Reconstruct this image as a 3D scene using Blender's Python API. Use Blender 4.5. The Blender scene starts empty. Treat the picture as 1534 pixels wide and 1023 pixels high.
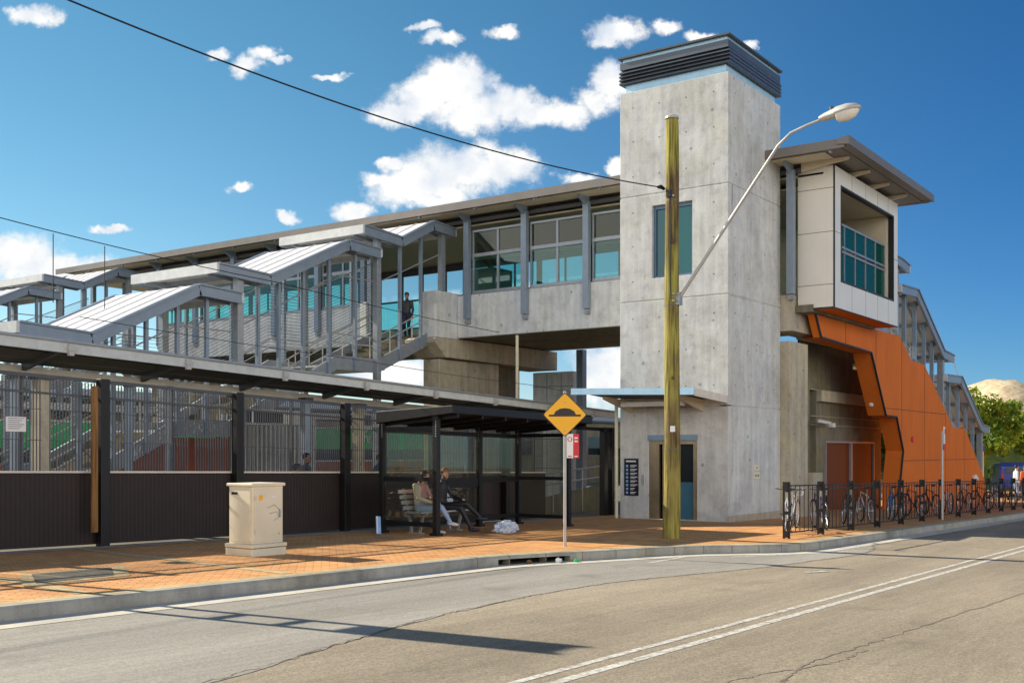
import bpy, bmesh, math, random
from math import sin, cos, radians, pi, sqrt, atan2, tan
from mathutils import Vector, Matrix, Quaternion, noise as mnoise
SC = bpy.context.scene
COL = SC.collection
random.seed(7)
# world axes: +X along the street, +Y from the street into the station, origin at the lift tower's street corner
TH = radians(35.5); SLOPE = 0.016
# ---------------------------------------------------------------- camera
cam_d = bpy.data.cameras.new('camera'); cam = bpy.data.objects.new('camera', cam_d); COL.objects.link(cam)
cam.location = (-27.45, -12.45, 1.9)
fwd = Vector((cos(TH), sin(TH), 0))
cam.rotation_euler = fwd.to_track_quat('-Z', 'Y').to_euler()
cam_d.sensor_width = 36; cam_d.lens = 36 * 1650 / 1534; cam_d.shift_y = (676 - 511.5) / 1534
cam_d.clip_start = 0.1; cam_d.clip_end = 3000
SC.camera = cam
SC.render.resolution_x = 1024; SC.render.resolution_y = 682
SC.view_settings.view_transform = 'Standard'; SC.view_settings.look = 'None'
SC.view_settings.exposure = 0.75; SC.view_settings.gamma = 1
# ---------------------------------------------------------------- sun and sky
SUN = Vector((-0.125, 1.0, tan(radians(30.5)))).normalized()
sd = bpy.data.lights.new('sun', 'SUN'); sd.energy = 5.0; sd.angle = radians(0.5); sd.color = (1, 0.89, 0.72)
so = bpy.data.objects.new('sun', sd); COL.objects.link(so)
so.rotation_euler = (-SUN).to_track_quat('-Z', 'Y').to_euler(); so.location = (0, 0, 60)

def link(nt, a, b): nt.links.new(a, b)
def build_world():
    w = bpy.data.worlds.new('World'); SC.world = w; w.use_nodes = True
    nt = w.node_tree; nt.nodes.clear(); N = nt.nodes.new
    out = N('ShaderNodeOutputWorld'); sky = N('ShaderNodeTexSky'); sky.sky_type = 'NISHITA'; sky.sun_disc = False
    sky.sun_elevation = radians(30.5); sky.sun_rotation = atan2(SUN.x, SUN.y)
    sky.altitude = 1800; sky.air_density = 1.0; sky.dust_density = 0.1; sky.ozone_density = 3.0
    hs = N('ShaderNodeHueSaturation'); hs.inputs['Saturation'].default_value = 1.25; hs.inputs['Value'].default_value = 0.6; hs.inputs['Hue'].default_value = 0.492
    link(nt, sky.outputs[0], hs.inputs['Color'])
    bg = N('ShaderNodeBackground'); bg.inputs[1].default_value = 0.15
    tc = N('ShaderNodeTexCoord')
    def dot(v):
        d = N('ShaderNodeVectorMath'); d.operation = 'DOT_PRODUCT'; d.inputs[1].default_value = v
        link(nt, tc.outputs['Generated'], d.inputs[0]); return d.outputs['Value']
    def M(op, a, b=None, c=None):
        m = N('ShaderNodeMath'); m.operation = op
        for i, x in enumerate((a, b, c)):
            if x is None: continue
            if isinstance(x, (int, float)): m.inputs[i].default_value = x
            else: link(nt, x, m.inputs[i])
        return m.outputs[0]
    df = dot((cos(TH), sin(TH), 0)); dr = dot((sin(TH), -cos(TH), 0)); dz = dot((0, 0, 1))
    dfc = M('MAXIMUM', df, 0.05)
    # the sky deepens away from the sun, as through a polarising filter
    pol = N('ShaderNodeMapRange'); pol.interpolation_type = 'SMOOTHSTEP'; pol.inputs['From Min'].default_value = 0.05; pol.inputs['From Max'].default_value = 0.85
    link(nt, dot(tuple(SUN)), pol.inputs['Value'])
    pm = N('ShaderNodeMix'); pm.data_type = 'RGBA'; pm.inputs['A'].default_value = (0.36, 0.545, 0.72, 1); pm.inputs['B'].default_value = (1.28, 1.0, 0.78, 1)
    link(nt, pol.outputs[0], pm.inputs['Factor'])
    pv = N('ShaderNodeVectorMath'); pv.operation = 'MULTIPLY'; link(nt, hs.outputs[0], pv.inputs[0]); link(nt, pm.outputs['Result'], pv.inputs[1]); link(nt, pv.outputs[0], bg.inputs[0])
    u = M('DIVIDE', dr, dfc); v = M('DIVIDE', dz, dfc)
    cb = N('ShaderNodeCombineXYZ'); link(nt, u, cb.inputs[0]); link(nt, v, cb.inputs[1])
    # fields of cumulus: azimuth / height of each puff on the sky and its half sizes, in 1/1650 rad
    blobs = [(600,168,50,22),(632,150,62,36),(665,132,56,40),(697,122,52,40),(722,158,62,36),(690,175,62,26),(775,165,48,26),(815,170,50,24),(855,168,50,24),(890,152,46,28),(915,122,32,30),
      (575,275,36,14),(600,288,56,26),(640,272,72,38),(690,255,84,42),(745,255,62,36),(780,252,36,24),(640,300,70,16),(590,250,30,12),
      (920,48,46,22),(905,60,26,14),(1000,38,26,14),(1052,54,28,8),(375,98,30,18),(398,82,26,14),(325,87,22,10),(420,92,20,6),(355,282,24,10),(427,324,22,10),(525,318,38,15),
      (45,22,44,18),(752,50,26,12),(668,60,36,12),(865,266,36,11),(925,246,18,15),(495,113,24,6),(1128,70,12,9),
      (30,385,90,42),(90,398,60,30),(0,372,60,30),(905,560,60,60),(600,560,120,30),(160,340,36,7),(800,470,200,40),(640,44,34,8)]
    # puffy outline: the sample point is pushed about by two noises before the distance to the puffs is taken
    wp = N('ShaderNodeTexNoise'); wp.inputs['Scale'].default_value = 26; wp.inputs['Detail'].default_value = 8; wp.inputs['Roughness'].default_value = 0.62
    link(nt, cb.outputs[0], wp.inputs['Vector'])
    sub = N('ShaderNodeVectorMath'); sub.operation = 'SUBTRACT'; sub.inputs[1].default_value = (0.5, 0.5, 0.5); link(nt, wp.outputs['Color'], sub.inputs[0])
    scl = N('ShaderNodeVectorMath'); scl.operation = 'MULTIPLY'; scl.inputs[1].default_value = (0.044, 0.034, 0); link(nt, sub.outputs[0], scl.inputs[0])
    pt = N('ShaderNodeVectorMath'); pt.operation = 'ADD'; link(nt, cb.outputs[0], pt.inputs[0]); link(nt, scl.outputs[0], pt.inputs[1])
    nz = N('ShaderNodeTexNoise'); nz.inputs['Scale'].default_value = 24; nz.inputs['Detail'].default_value = 10; nz.inputs['Roughness'].default_value = 0.66
    link(nt, cb.outputs[0], nz.inputs['Vector'])
    cur = None
    for (x, y, rx, ry) in blobs:
        s = N('ShaderNodeVectorMath'); s.operation = 'SUBTRACT'; s.inputs[1].default_value = ((x - 767) / 1650, (676 - y) / 1650, 0)
        link(nt, pt.outputs[0], s.inputs[0])
        m = N('ShaderNodeVectorMath'); m.operation = 'MULTIPLY'; m.inputs[1].default_value = (1650 / rx, 1650 / ry, 0)
        link(nt, s.outputs[0], m.inputs[0])
        l = N('ShaderNodeVectorMath'); l.operation = 'LENGTH'; link(nt, m.outputs[0], l.inputs[0])
        cur = l.outputs['Value'] if cur is None else M('SMOOTH_MIN', cur, l.outputs['Value'], 0.15)
    n0 = M('SUBTRACT', nz.outputs[0], 0.5)
    dens = M('ADD', M('SUBTRACT', 1.15, cur), M('MULTIPLY', n0, 1.8))
    mr = N('ShaderNodeMapRange'); mr.interpolation_type = 'SMOOTHSTEP'
    mr.inputs['From Min'].default_value = 0.0; mr.inputs['From Max'].default_value = 0.7
    link(nt, dens, mr.inputs['Value'])
    gate = M('MULTIPLY', mr.outputs[0], M('GREATER_THAN', df, 0.1))
    # unseen bright cloud bank added behind the camera to fill the shaded faces
    nb = N('ShaderNodeTexNoise'); nb.inputs['Scale'].default_value = 4.5; nb.inputs['Detail'].default_value = 8; nb.inputs['Roughness'].default_value = 0.6
    link(nt, tc.outputs['Generated'], nb.inputs['Vector'])
    def ramp(x, a, b, smooth=True):
        r = N('ShaderNodeMapRange'); r.interpolation_type = 'SMOOTHSTEP'; r.inputs['From Min'].default_value = a; r.inputs['From Max'].default_value = b; link(nt, x, r.inputs['Value']); return r.outputs[0]
    bank = M('ADD', M('MULTIPLY', ramp(dot((-0.76, -0.65, 0)), 0.0, 0.3), ramp(M('SUBTRACT', 0.55, dz), 0.0, 0.2)), M('MULTIPLY', M('SUBTRACT', nb.outputs[0], 0.5), 2.0))
    bank = M('MULTIPLY', ramp(bank, 0.45, 0.7), M('GREATER_THAN', dz, 0.0))
    # cloud shade: crisp white tops, greyer flat bases
    n2 = N('ShaderNodeTexNoise'); n2.inputs['Scale'].default_value = 17; n2.inputs['Detail'].default_value = 6
    link(nt, cb.outputs[0], n2.inputs['Vector'])
    shade = M('ADD', M('MULTIPLY', n2.outputs[0], 1.3), M('MULTIPLY', nz.outputs[0], 0.5))
    cr = N('ShaderNodeMapRange'); cr.inputs['From Min'].default_value = 0.66; cr.inputs['From Max'].default_value = 1.02
    link(nt, shade, cr.inputs['Value'])
    mx = N('ShaderNodeMix'); mx.data_type = 'RGBA'; mx.inputs['A'].default_value = (0.44, 0.49, 0.56, 1); mx.inputs['B'].default_value = (0.72, 0.70, 0.66, 1)
    link(nt, cr.outputs[0], mx.inputs['Factor'])
    bc = N('ShaderNodeBackground'); bc.inputs[1].default_value = 0.95; link(nt, mx.outputs['Result'], bc.inputs[0])
    ms0 = N('ShaderNodeMixShader'); link(nt, gate, ms0.inputs[0]); link(nt, bg.outputs[0], ms0.inputs[1]); link(nt, bc.outputs[0], ms0.inputs[2])
    bb = N('ShaderNodeBackground'); bb.inputs[0].default_value = (1.0, 0.96, 0.91, 1); bb.inputs[1].default_value = 1.2
    ms = N('ShaderNodeMixShader'); link(nt, bank, ms.inputs[0]); link(nt, ms0.outputs[0], ms.inputs[1]); link(nt, bb.outputs[0], ms.inputs[2])
    link(nt, ms.outputs[0], out.inputs[0])
build_world()

# ---------------------------------------------------------------- materials
def new_mat(name):
    m = bpy.data.materials.new(name); m.use_nodes = True
    return m, m.node_tree, m.node_tree.nodes['Principled BSDF']
def setin(b, **k):
    for n, v in k.items():
        b.inputs[n.replace('_', ' ')].default_value = v
def plain(name, c, rough=0.5, metal=0.0, var=0.12, scale=6.0, bump=0.0, spec=0.5, stretch=(1, 1, 1), fine=None, coat=0):
    """principled paint / metal / stone with mottling in the colour and roughness"""
    m, nt, b = new_mat(name); N = nt.nodes.new
    b.inputs['Metallic'].default_value = metal; b.inputs['Specular IOR Level'].default_value = spec
    if coat: b.inputs['Coat Weight'].default_value = coat; b.inputs['Coat Roughness'].default_value = 0.1
    g = N('ShaderNodeNewGeometry'); mp = N('ShaderNodeMapping'); mp.inputs['Scale'].default_value = stretch
    nt.links.new(g.outputs['Position'], mp.inputs[0])
    n1 = N('ShaderNodeTexNoise'); n1.inputs['Scale'].default_value = scale; n1.inputs['Detail'].default_value = 6; n1.inputs['Roughness'].default_value = 0.62
    nt.links.new(mp.outputs[0], n1.inputs['Vector'])
    rp = N('ShaderNodeMapRange'); rp.inputs['From Min'].default_value = 0.3; rp.inputs['From Max'].default_value = 0.7
    rp.inputs['To Min'].default_value = 1 - var; rp.inputs['To Max'].default_value = 1 + var
    nt.links.new(n1.outputs[0], rp.inputs['Value'])
    vm = N('ShaderNodeVectorMath'); vm.operation = 'SCALE'; vm.inputs[0].default_value = c[:3]
    nt.links.new(rp.outputs[0], vm.inputs['Scale']); last = vm.outputs[0]
    if fine:
        n3 = N('ShaderNodeTexNoise'); n3.inputs['Scale'].default_value = fine[0]; n3.inputs['Detail'].default_value = 3
        nt.links.new(g.outputs['Position'], n3.inputs['Vector'])
        r3 = N('ShaderNodeMapRange'); r3.inputs['From Min'].default_value = 0.32; r3.inputs['From Max'].default_value = 0.68
        r3.inputs['To Min'].default_value = 1 - fine[1]; r3.inputs['To Max'].default_value = 1 + fine[1]
        nt.links.new(n3.outputs[0], r3.inputs['Value'])
        v3 = N('ShaderNodeVectorMath'); v3.operation = 'SCALE'; nt.links.new(last, v3.inputs[0]); nt.links.new(r3.outputs[0], v3.inputs['Scale']); last = v3.outputs[0]
    nt.links.new(last, b.inputs['Base Color'])
    rr = N('ShaderNodeMapRange'); rr.inputs['To Min'].default_value = max(0.03, rough - 0.1); rr.inputs['To Max'].default_value = min(1, rough + 0.1)
    nt.links.new(n1.outputs[0], rr.inputs['Value']); nt.links.new(rr.outputs[0], b.inputs['Roughness'])
    if bump:
        bp = N('ShaderNodeBump'); bp.inputs['Strength'].default_value = bump; bp.inputs['Distance'].default_value = 0.02
        nt.links.new((n3 if fine else n1).outputs[0], bp.inputs['Height']); nt.links.new(bp.outputs[0], b.inputs['Normal'])
    return m
def concrete(name, c, warm=(0.05, 0.03, 0.0), streak=0.5, bump=0.35, pits=True, dirt=0.35):
    m, nt, b = new_mat(name); N = nt.nodes.new; L = nt.links.new
    b.inputs['Specular IOR Level'].default_value = 0.25; b.inputs['Roughness'].default_value = 0.85
    g = N('ShaderNodeNewGeometry')
    def nz(scale, st=(1, 1, 1), det=6, rough=0.6):
        mp = N('ShaderNodeMapping'); mp.inputs['Scale'].default_value = st; L(g.outputs['Position'], mp.inputs[0])
        n = N('ShaderNodeTexNoise'); n.inputs['Scale'].default_value = scale; n.inputs['Detail'].default_value = det; n.inputs['Roughness'].default_value = rough
        L(mp.outputs[0], n.inputs['Vector']); return n.outputs[0]
    def mr(x, a, b_, lo, hi):
        r = N('ShaderNodeMapRange'); r.inputs['From Min'].default_value = a; r.inputs['From Max'].default_value = b_
        r.inputs['To Min'].default_value = lo; r.inputs['To Max'].default_value = hi; L(x, r.inputs['Value']); return r.outputs[0]
    def mul(x, y):
        q = N('ShaderNodeMath'); q.operation = 'MULTIPLY'; L(x, q.inputs[0]); L(y, q.inputs[1]); return q.outputs[0]
    blot = nz(1.1, det=8, rough=0.65); st = nz(5, (1, 1, 0.09), det=4); fine = nz(38, det=4)
    bl2 = nz(3.4, det=7, rough=0.7); f = mul(mr(blot, 0.3, 0.7, 0.84, 1.12), mr(bl2, 0.28, 0.5, 0.78, 1.0)); f = mul(f, mr(st, 0.35, 0.65, 1 - 0.25 * streak, 1 + 0.15 * streak))
    f = mul(f, mr(fine, 0.3, 0.7, 0.9, 1.1))
    dk = nz(0.45, det=7, rough=0.7); f = mul(f, mr(dk, 0.3, 0.5, 1 - dirt, 1.0))
    pit = None
    if pits:
        vo = N('ShaderNodeTexVoronoi'); vo.inputs['Scale'].default_value = 1.7; L(g.outputs['Position'], vo.inputs['Vector'])
        pit = mr(vo.outputs['Distance'], 0.04, 0.11, 0.5, 1.0); f = mul(f, pit)
        v2 = N('ShaderNodeTexVoronoi'); v2.inputs['Scale'].default_value = 13; L(g.outputs['Position'], v2.inputs['Vector'])
        f = mul(f, mr(v2.outputs['Distance'], 0.03, 0.1, 0.7, 1.0))
    mx = N('ShaderNodeMix'); mx.data_type = 'RGBA'; mx.inputs['A'].default_value = (*c, 1)
    mx.inputs['B'].default_value = (c[0] + warm[0], c[1] + warm[1], c[2] + warm[2] - 0.03, 1); L(mr(nz(0.8), 0.35, 0.65, 0, 1), mx.inputs['Factor'])
    vm = N('ShaderNodeVectorMath'); vm.operation = 'SCALE'; L(mx.outputs['Result'], vm.inputs[0]); L(f, vm.inputs['Scale'])
    L(vm.outputs[0], b.inputs['Base Color'])
    bp = N('ShaderNodeBump'); bp.inputs['Strength'].default_value = bump; bp.inputs['Distance'].default_value = 0.03
    ad = N('ShaderNodeMath'); ad.operation = 'ADD'; L(blot, ad.inputs[0]); L(mr(fine, 0, 1, 0, 0.25), ad.inputs[1]); L(ad.outputs[0], bp.inputs['Height'])
    L(bp.outputs[0], b.inputs['Normal'])
    return m
def glass(name, tint, refl=0.12, rough=0.02, body=None, bodymix=0.0):
    m, nt, b = new_mat(name); N = nt.nodes.new; L = nt.links.new
    out = nt.nodes['Material Output']; nt.nodes.remove(b)
    t = N('ShaderNodeBsdfTransparent'); t.inputs[0].default_value = (*tint, 1)
    gl = N('ShaderNodeBsdfGlossy'); gl.inputs['Roughness'].default_value = rough; gl.inputs['Color'].default_value = (0.95, 1, 1, 1)
    nn = N('ShaderNodeTexNoise'); nn.inputs['Scale'].default_value = 1.5; bp = N('ShaderNodeBump'); bp.inputs['Strength'].default_value = 0.03
    L(nn.outputs[0], bp.inputs['Height']); L(bp.outputs[0], gl.inputs['Normal'])
    lw = N('ShaderNodeLayerWeight'); lw.inputs['Blend'].default_value = 0.35
    mm = N('ShaderNodeMapRange'); mm.inputs['To Min'].default_value = refl * 0.5; mm.inputs['To Max'].default_value = min(1, refl * 2.4)
    L(lw.outputs['Facing'], mm.inputs['Value'])
    base = t.outputs[0]
    if body:
        d = N('ShaderNodeBsdfDiffuse'); d.inputs[0].default_value = (*body, 1); x = N('ShaderNodeMixShader'); x.inputs[0].default_value = bodymix
        L(base, x.inputs[1]); L(d.outputs[0], x.inputs[2]); base = x.outputs[0]
    ms = N('ShaderNodeMixShader'); L(mm.outputs[0], ms.inputs[0]); L(base, ms.inputs[1]); L(gl.outputs[0], ms.inputs[2])
    L(ms.outputs[0], out.inputs[0]); return m
def asphalt(name, c, spots=0.25, mott=0.16, grain=170):
    m, nt, b = new_mat(name); N = nt.nodes.new; L = nt.links.new
    b.inputs['Roughness'].default_value = 0.88; b.inputs['Specular IOR Level'].default_value = 0.3
    g = N('ShaderNodeNewGeometry')
    def nz(s, st=(1, 1, 1), d=5):
        mp = N('ShaderNodeMapping'); mp.inputs['Scale'].default_value = st; L(g.outputs['Position'], mp.inputs[0])
        n = N('ShaderNodeTexNoise'); n.inputs['Scale'].default_value = s; n.inputs['Detail'].default_value = d; L(mp.outputs[0], n.inputs['Vector']); return n.outputs[0]
    def mr(x, a, b_, lo, hi):
        r = N('ShaderNodeMapRange'); r.inputs['From Min'].default_value = a; r.inputs['From Max'].default_value = b_
        r.inputs['To Min'].default_value = lo; r.inputs['To Max'].default_value = hi; L(x, r.inputs['Value']); return r.outputs[0]
    def mul(x, y):
        q = N('ShaderNodeMath'); q.operation = 'MULTIPLY'; L(x, q.inputs[0]); L(y, q.inputs[1]); return q.outputs[0]
    vo = N('ShaderNodeTexVoronoi'); vo.inputs['Scale'].default_value = grain * 0.4; L(g.outputs['Position'], vo.inputs['Vector'])
    sp = N('ShaderNodeSeparateColor'); L(vo.outputs['Color'], sp.inputs[0])
    f = mul(mr(nz(0.5, (0.35, 1, 1), 7), 0.3, 0.7, 1 - mott, 1 + mott), mr(sp.outputs[0], 0, 1, 1 - spots, 1 + spots))
    f = mul(f, mr(nz(1.1, (0.05, 1.0, 1), 3), 0.35, 0.65, 0.88, 1.1)); f = mul(f, mr(nz(0.9, (1, 1, 1), 9), 0.24, 0.42, 0.72, 1.0))
    f = mul(f, mr(nz(9, (0.12, 1.2, 1)), 0.3, 0.7, 0.92, 1.08)); f = mul(f, mr(nz(30), 0.3, 0.7, 0.86, 1.14))
    vm = N('ShaderNodeVectorMath'); vm.operation = 'SCALE'; vm.inputs[0].default_value = c; L(f, vm.inputs['Scale']); L(vm.outputs[0], b.inputs['Base Color'])
    bp = N('ShaderNodeBump'); bp.inputs['Strength'].default_value = 0.35; bp.inputs['Distance'].default_value = 0.006; L(vo.outputs['Distance'], bp.inputs['Height']); L(bp.outputs[0], b.inputs['Normal'])
    return m
def pavers(name, c1, c2, mortar, w=0.23, h=0.115, rot=45):
    m, nt, b = new_mat(name); N = nt.nodes.new; L = nt.links.new
    b.inputs['Roughness'].default_value = 0.8; b.inputs['Specular IOR Level'].default_value = 0.3
    g = N('ShaderNodeNewGeometry'); mp = N('ShaderNodeMapping'); mp.inputs['Rotation'].default_value = (0, 0, radians(rot)); L(g.outputs['Position'], mp.inputs[0])
    br = N('ShaderNodeTexBrick'); br.inputs['Scale'].default_value = 1; br.inputs['Brick Width'].default_value = w; br.inputs['Row Height'].default_value = h
    br.inputs['Mortar Size'].default_value = 0.006; br.inputs['Mortar Smooth'].default_value = 0.3; br.inputs['Bias'].default_value = 0
    br.inputs['Color1'].default_value = (*c1, 1); br.inputs['Color2'].default_value = (*c2, 1); br.inputs['Mortar'].default_value = (*mortar, 1); L(mp.outputs[0], br.inputs['Vector'])
    n = N('ShaderNodeTexNoise'); n.inputs['Scale'].default_value = 1.3; n.inputs['Detail'].default_value = 8; n.inputs['Roughness'].default_value = 0.65; L(g.outputs['Position'], n.inputs['Vector'])
    r = N('ShaderNodeMapRange'); r.inputs['From Min'].default_value = 0.3; r.inputs['From Max'].default_value = 0.7; r.inputs['To Min'].default_value = 0.78; r.inputs['To Max'].default_value = 1.18; L(n.outputs[0], r.inputs['Value'])
    n3 = N('ShaderNodeTexNoise'); n3.inputs['Scale'].default_value = 40; L(g.outputs['Position'], n3.inputs['Vector'])
    r3 = N('ShaderNodeMapRange'); r3.inputs['To Min'].default_value = 0.85; r3.inputs['To Max'].default_value = 1.15; L(n3.outputs[0], r3.inputs['Value'])
    q = N('ShaderNodeMath'); q.operation = 'MULTIPLY'; L(r.outputs[0], q.inputs[0]); L(r3.outputs[0], q.inputs[1])
    vm = N('ShaderNodeVectorMath'); vm.operation = 'SCALE'; L(br.outputs['Color'], vm.inputs[0]); L(q.outputs[0], vm.inputs['Scale']); L(vm.outputs[0], b.inputs['Base Color'])
    bp = N('ShaderNodeBump'); bp.invert = True; bp.inputs['Strength'].default_value = 0.5; bp.inputs['Distance'].default_value = 0.006; L(br.outputs['Fac'], bp.inputs['Height']); L(bp.outputs[0], b.inputs['Normal'])
    return m
def paint_line(name, c):
    """worn road paint: flakes let the asphalt show"""
    m, nt, b = new_mat(name); N = nt.nodes.new; L = nt.links.new; b.inputs['Roughness'].default_value = 0.7
    g = N('ShaderNodeNewGeometry'); n = N('ShaderNodeTexNoise'); n.inputs['Scale'].default_value = 14; n.inputs['Detail'].default_value = 8; n.inputs['Roughness'].default_value = 0.75; L(g.outputs['Position'], n.inputs['Vector'])
    r = N('ShaderNodeMapRange'); r.inputs['From Min'].default_value = 0.38; r.inputs['From Max'].default_value = 0.56; L(n.outputs[0], r.inputs['Value'])
    mx = N('ShaderNodeMix'); mx.data_type = 'RGBA'; mx.inputs['A'].default_value = (0.27, 0.235, 0.18, 1); mx.inputs['B'].default_value = (*c, 1); L(r.outputs[0], mx.inputs['Factor']); L(mx.outputs['Result'], b.inputs['Base Color'])
    return m
def leafmat(name, c1, c2, trans=0.35):
    m, nt, b = new_mat(name); N = nt.nodes.new; L = nt.links.new
    g = N('ShaderNodeNewGeometry'); n = N('ShaderNodeTexNoise'); n.inputs['Scale'].default_value = 1.3; n.inputs['Detail'].default_value = 4; L(g.outputs['Position'], n.inputs['Vector'])
    r = N('ShaderNodeMapRange'); r.inputs['From Min'].default_value = 0.35; r.inputs['From Max'].default_value = 0.65; L(n.outputs[0], r.inputs['Value'])
    mx = N('ShaderNodeMix'); mx.data_type = 'RGBA'; mx.inputs['A'].default_value = (*c1, 1); mx.inputs['B'].default_value = (*c2, 1); L(r.outputs[0], mx.inputs['Factor'])
    L(mx.outputs['Result'], b.inputs['Base Color']); b.inputs['Roughness'].default_value = 0.55
    t = N('ShaderNodeBsdfTranslucent'); L(mx.outputs['Result'], t.inputs[0]); ms = N('ShaderNodeMixShader'); ms.inputs[0].default_value = trans
    L(b.outputs[0], ms.inputs[1]); L(t.outputs[0], ms.inputs[2]); L(ms.outputs[0], nt.nodes['Material Output'].inputs[0]); return m
def timber(name, c, green):
    m, nt, b = new_mat(name); N = nt.nodes.new; L = nt.links.new; b.inputs['Roughness'].default_value = 0.9; b.inputs['Specular IOR Level'].default_value = 0.15
    g = N('ShaderNodeNewGeometry')
    def nz(s, st, d=6):
        mp = N('ShaderNodeMapping'); mp.inputs['Scale'].default_value = st; L(g.outputs['Position'], mp.inputs[0])
        n = N('ShaderNodeTexNoise'); n.inputs['Scale'].default_value = s; n.inputs['Detail'].default_value = d; L(mp.outputs[0], n.inputs['Vector']); return n.outputs[0]
    a = nz(26, (1, 1, 0.05)); k = nz(2.2, (1, 1, 0.5))
    mx = N('ShaderNodeMix'); mx.data_type = 'RGBA'; mx.inputs['A'].default_value = (*c, 1); mx.inputs['B'].default_value = (*green, 1)
    r = N('ShaderNodeMapRange'); r.inputs['From Min'].default_value = 0.35; r.inputs['From Max'].default_value = 0.6; L(k, r.inputs['Value']); L(r.outputs[0], mx.inputs['Factor'])
    r2 = N('ShaderNodeMapRange'); r2.inputs['From Min'].default_value = 0.35; r2.inputs['From Max'].default_value = 0.55; r2.inputs['To Min'].default_value = 0.45; r2.inputs['To Max'].default_value = 1.1; L(a, r2.inputs['Value'])
    vm = N('ShaderNodeVectorMath'); vm.operation = 'SCALE'; L(mx.outputs['Result'], vm.inputs[0]); L(r2.outputs[0], vm.inputs['Scale']); L(vm.outputs[0], b.inputs['Base Color'])
    bp = N('ShaderNodeBump'); bp.inputs['Strength'].default_value = 0.6; bp.inputs['Distance'].default_value = 0.02; L(a, bp.inputs['Height']); L(bp.outputs[0], b.inputs['Normal']); return m

MT = {}
MT['concrete'] = concrete('tower concrete', (0.66, 0.68, 0.68), warm=(0.02, 0.0, -0.02), streak=0.5, dirt=0.28, bump=0.6)
MT['girder'] = concrete('girder concrete', (0.70, 0.725, 0.74), warm=(0.02, 0.0, -0.02), streak=0.5, dirt=0.2)
MT['pier'] = concrete('pier concrete', (0.50, 0.455, 0.37), streak=0.7, dirt=0.25)
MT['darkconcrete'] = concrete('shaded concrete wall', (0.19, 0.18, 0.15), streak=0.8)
MT['kerb'] = concrete('kerb concrete', (0.40, 0.39, 0.36), pits=False, bump=0.5, dirt=0.45)
MT['gutter'] = concrete('gutter concrete', (0.58, 0.56, 0.5), pits=False, streak=0, dirt=0.25)
MT['platform'] = concrete('platform paving', (0.15, 0.145, 0.135), pits=False, streak=0)
MT['asphalt'] = asphalt('worn tan asphalt', (0.295, 0.25, 0.185))
MT['patch'] = asphalt('repaved grey asphalt', (0.30, 0.285, 0.25), spots=0.14, mott=0.1)
MT['ground'] = asphalt('gravel ground', (0.17, 0.155, 0.13), grain=60)
MT['crack'] = plain('tar crack', (0.235, 0.20, 0.15), 0.9, var=0.3)
MT['paver'] = pavers('brick pavers', (0.72, 0.37, 0.135), (0.58, 0.265, 0.095), (0.22, 0.14, 0.08))
MT['creampaver'] = pavers('cream pavers', (0.58, 0.46, 0.24), (0.50, 0.38, 0.2), (0.25, 0.2, 0.12), rot=0)
MT['line'] = paint_line('white road paint', (0.66, 0.65, 0.6))
MT['lid'] = plain('steel pit lid', (0.15, 0.13, 0.095), 0.6, 0.3, 0.25, 9, 0.3)
MT['steel'] = plain('galvanised steel', (0.31, 0.34, 0.38), 0.42, 0.35, 0.14, 5)
MT['bluesteel'] = plain('blue grey painted steel', (0.24, 0.30, 0.38), 0.42, 0.15, 0.1, 4)
MT['darksteel'] = plain('dark grey steel', (0.085, 0.09, 0.10), 0.5, 0.2, 0.15, 4)
MT['louvre'] = plain('charcoal louvre', (0.10, 0.12, 0.15), 0.4, 0.3, 0.1, 4)
MT['paleblue'] = plain('pale blue cladding with sky sheen', (0.42, 0.68, 0.88), 0.4, 0.1, 0.1, 5)  # blue of the reflected sky put into the colour for the canopy gutter
MT['rooftop'] = plain('white roof sheet', (0.74, 0.74, 0.75), 0.45, 0.0, 0.05, 3)
MT['roofgrey'] = plain('grey brown roof metal', (0.20, 0.18, 0.165), 0.5, 0.2, 0.1, 2)
MT['soffit'] = plain('beige soffit lining', (0.68, 0.60, 0.44), 0.6, 0, 0.06, 2)
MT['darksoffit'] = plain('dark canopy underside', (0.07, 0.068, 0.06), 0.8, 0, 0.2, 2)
MT['fascia'] = plain('pale canopy fascia', (0.62, 0.64, 0.63), 0.5, 0, 0.12, 4)
MT['gutterbeam'] = plain('off white gutter beam', (0.72, 0.66, 0.55), 0.5, 0, 0.12, 3)
MT['white'] = plain('off white cladding', (0.82, 0.79, 0.72), 0.4, 0, 0.035, 1.5)
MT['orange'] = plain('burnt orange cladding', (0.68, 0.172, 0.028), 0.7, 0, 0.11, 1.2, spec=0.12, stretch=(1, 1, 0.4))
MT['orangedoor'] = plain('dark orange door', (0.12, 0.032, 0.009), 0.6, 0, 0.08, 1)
MT['black'] = plain('black powder coat', (0.007, 0.006, 0.006), 0.45, 0.1, 0.2, 6)
MT['trim'] = plain('black seal', (0.02, 0.02, 0.02), 0.5, 0, 0.1, 4)
MT['fence'] = plain('dark brown fence sheet', (0.026, 0.016, 0.014), 0.6, 0.1, 0.2, 3)
MT['brownwall'] = plain('red brown sheet', (0.20, 0.055, 0.03), 0.6, 0, 0.1, 2)
MT['yellowtimber'] = timber('mossy treated timber', (0.16, 0.115, 0.06), (0.335, 0.30, 0.075))
MT['orangetimber'] = timber('orange treated timber', (0.25, 0.125, 0.05), (0.30, 0.16, 0.06))
MT['signyellow'] = plain('yellow sign sheet', (0.95, 0.47, 0.005), 0.35, 0, 0.03, 3)
MT['signblack'] = plain('black sign film', (0.025, 0.02, 0.02), 0.5, 0, 0.1, 3)
MT['signred'] = plain('red sign film', (0.62, 0.02, 0.03), 0.4, 0, 0.04, 3)
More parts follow.
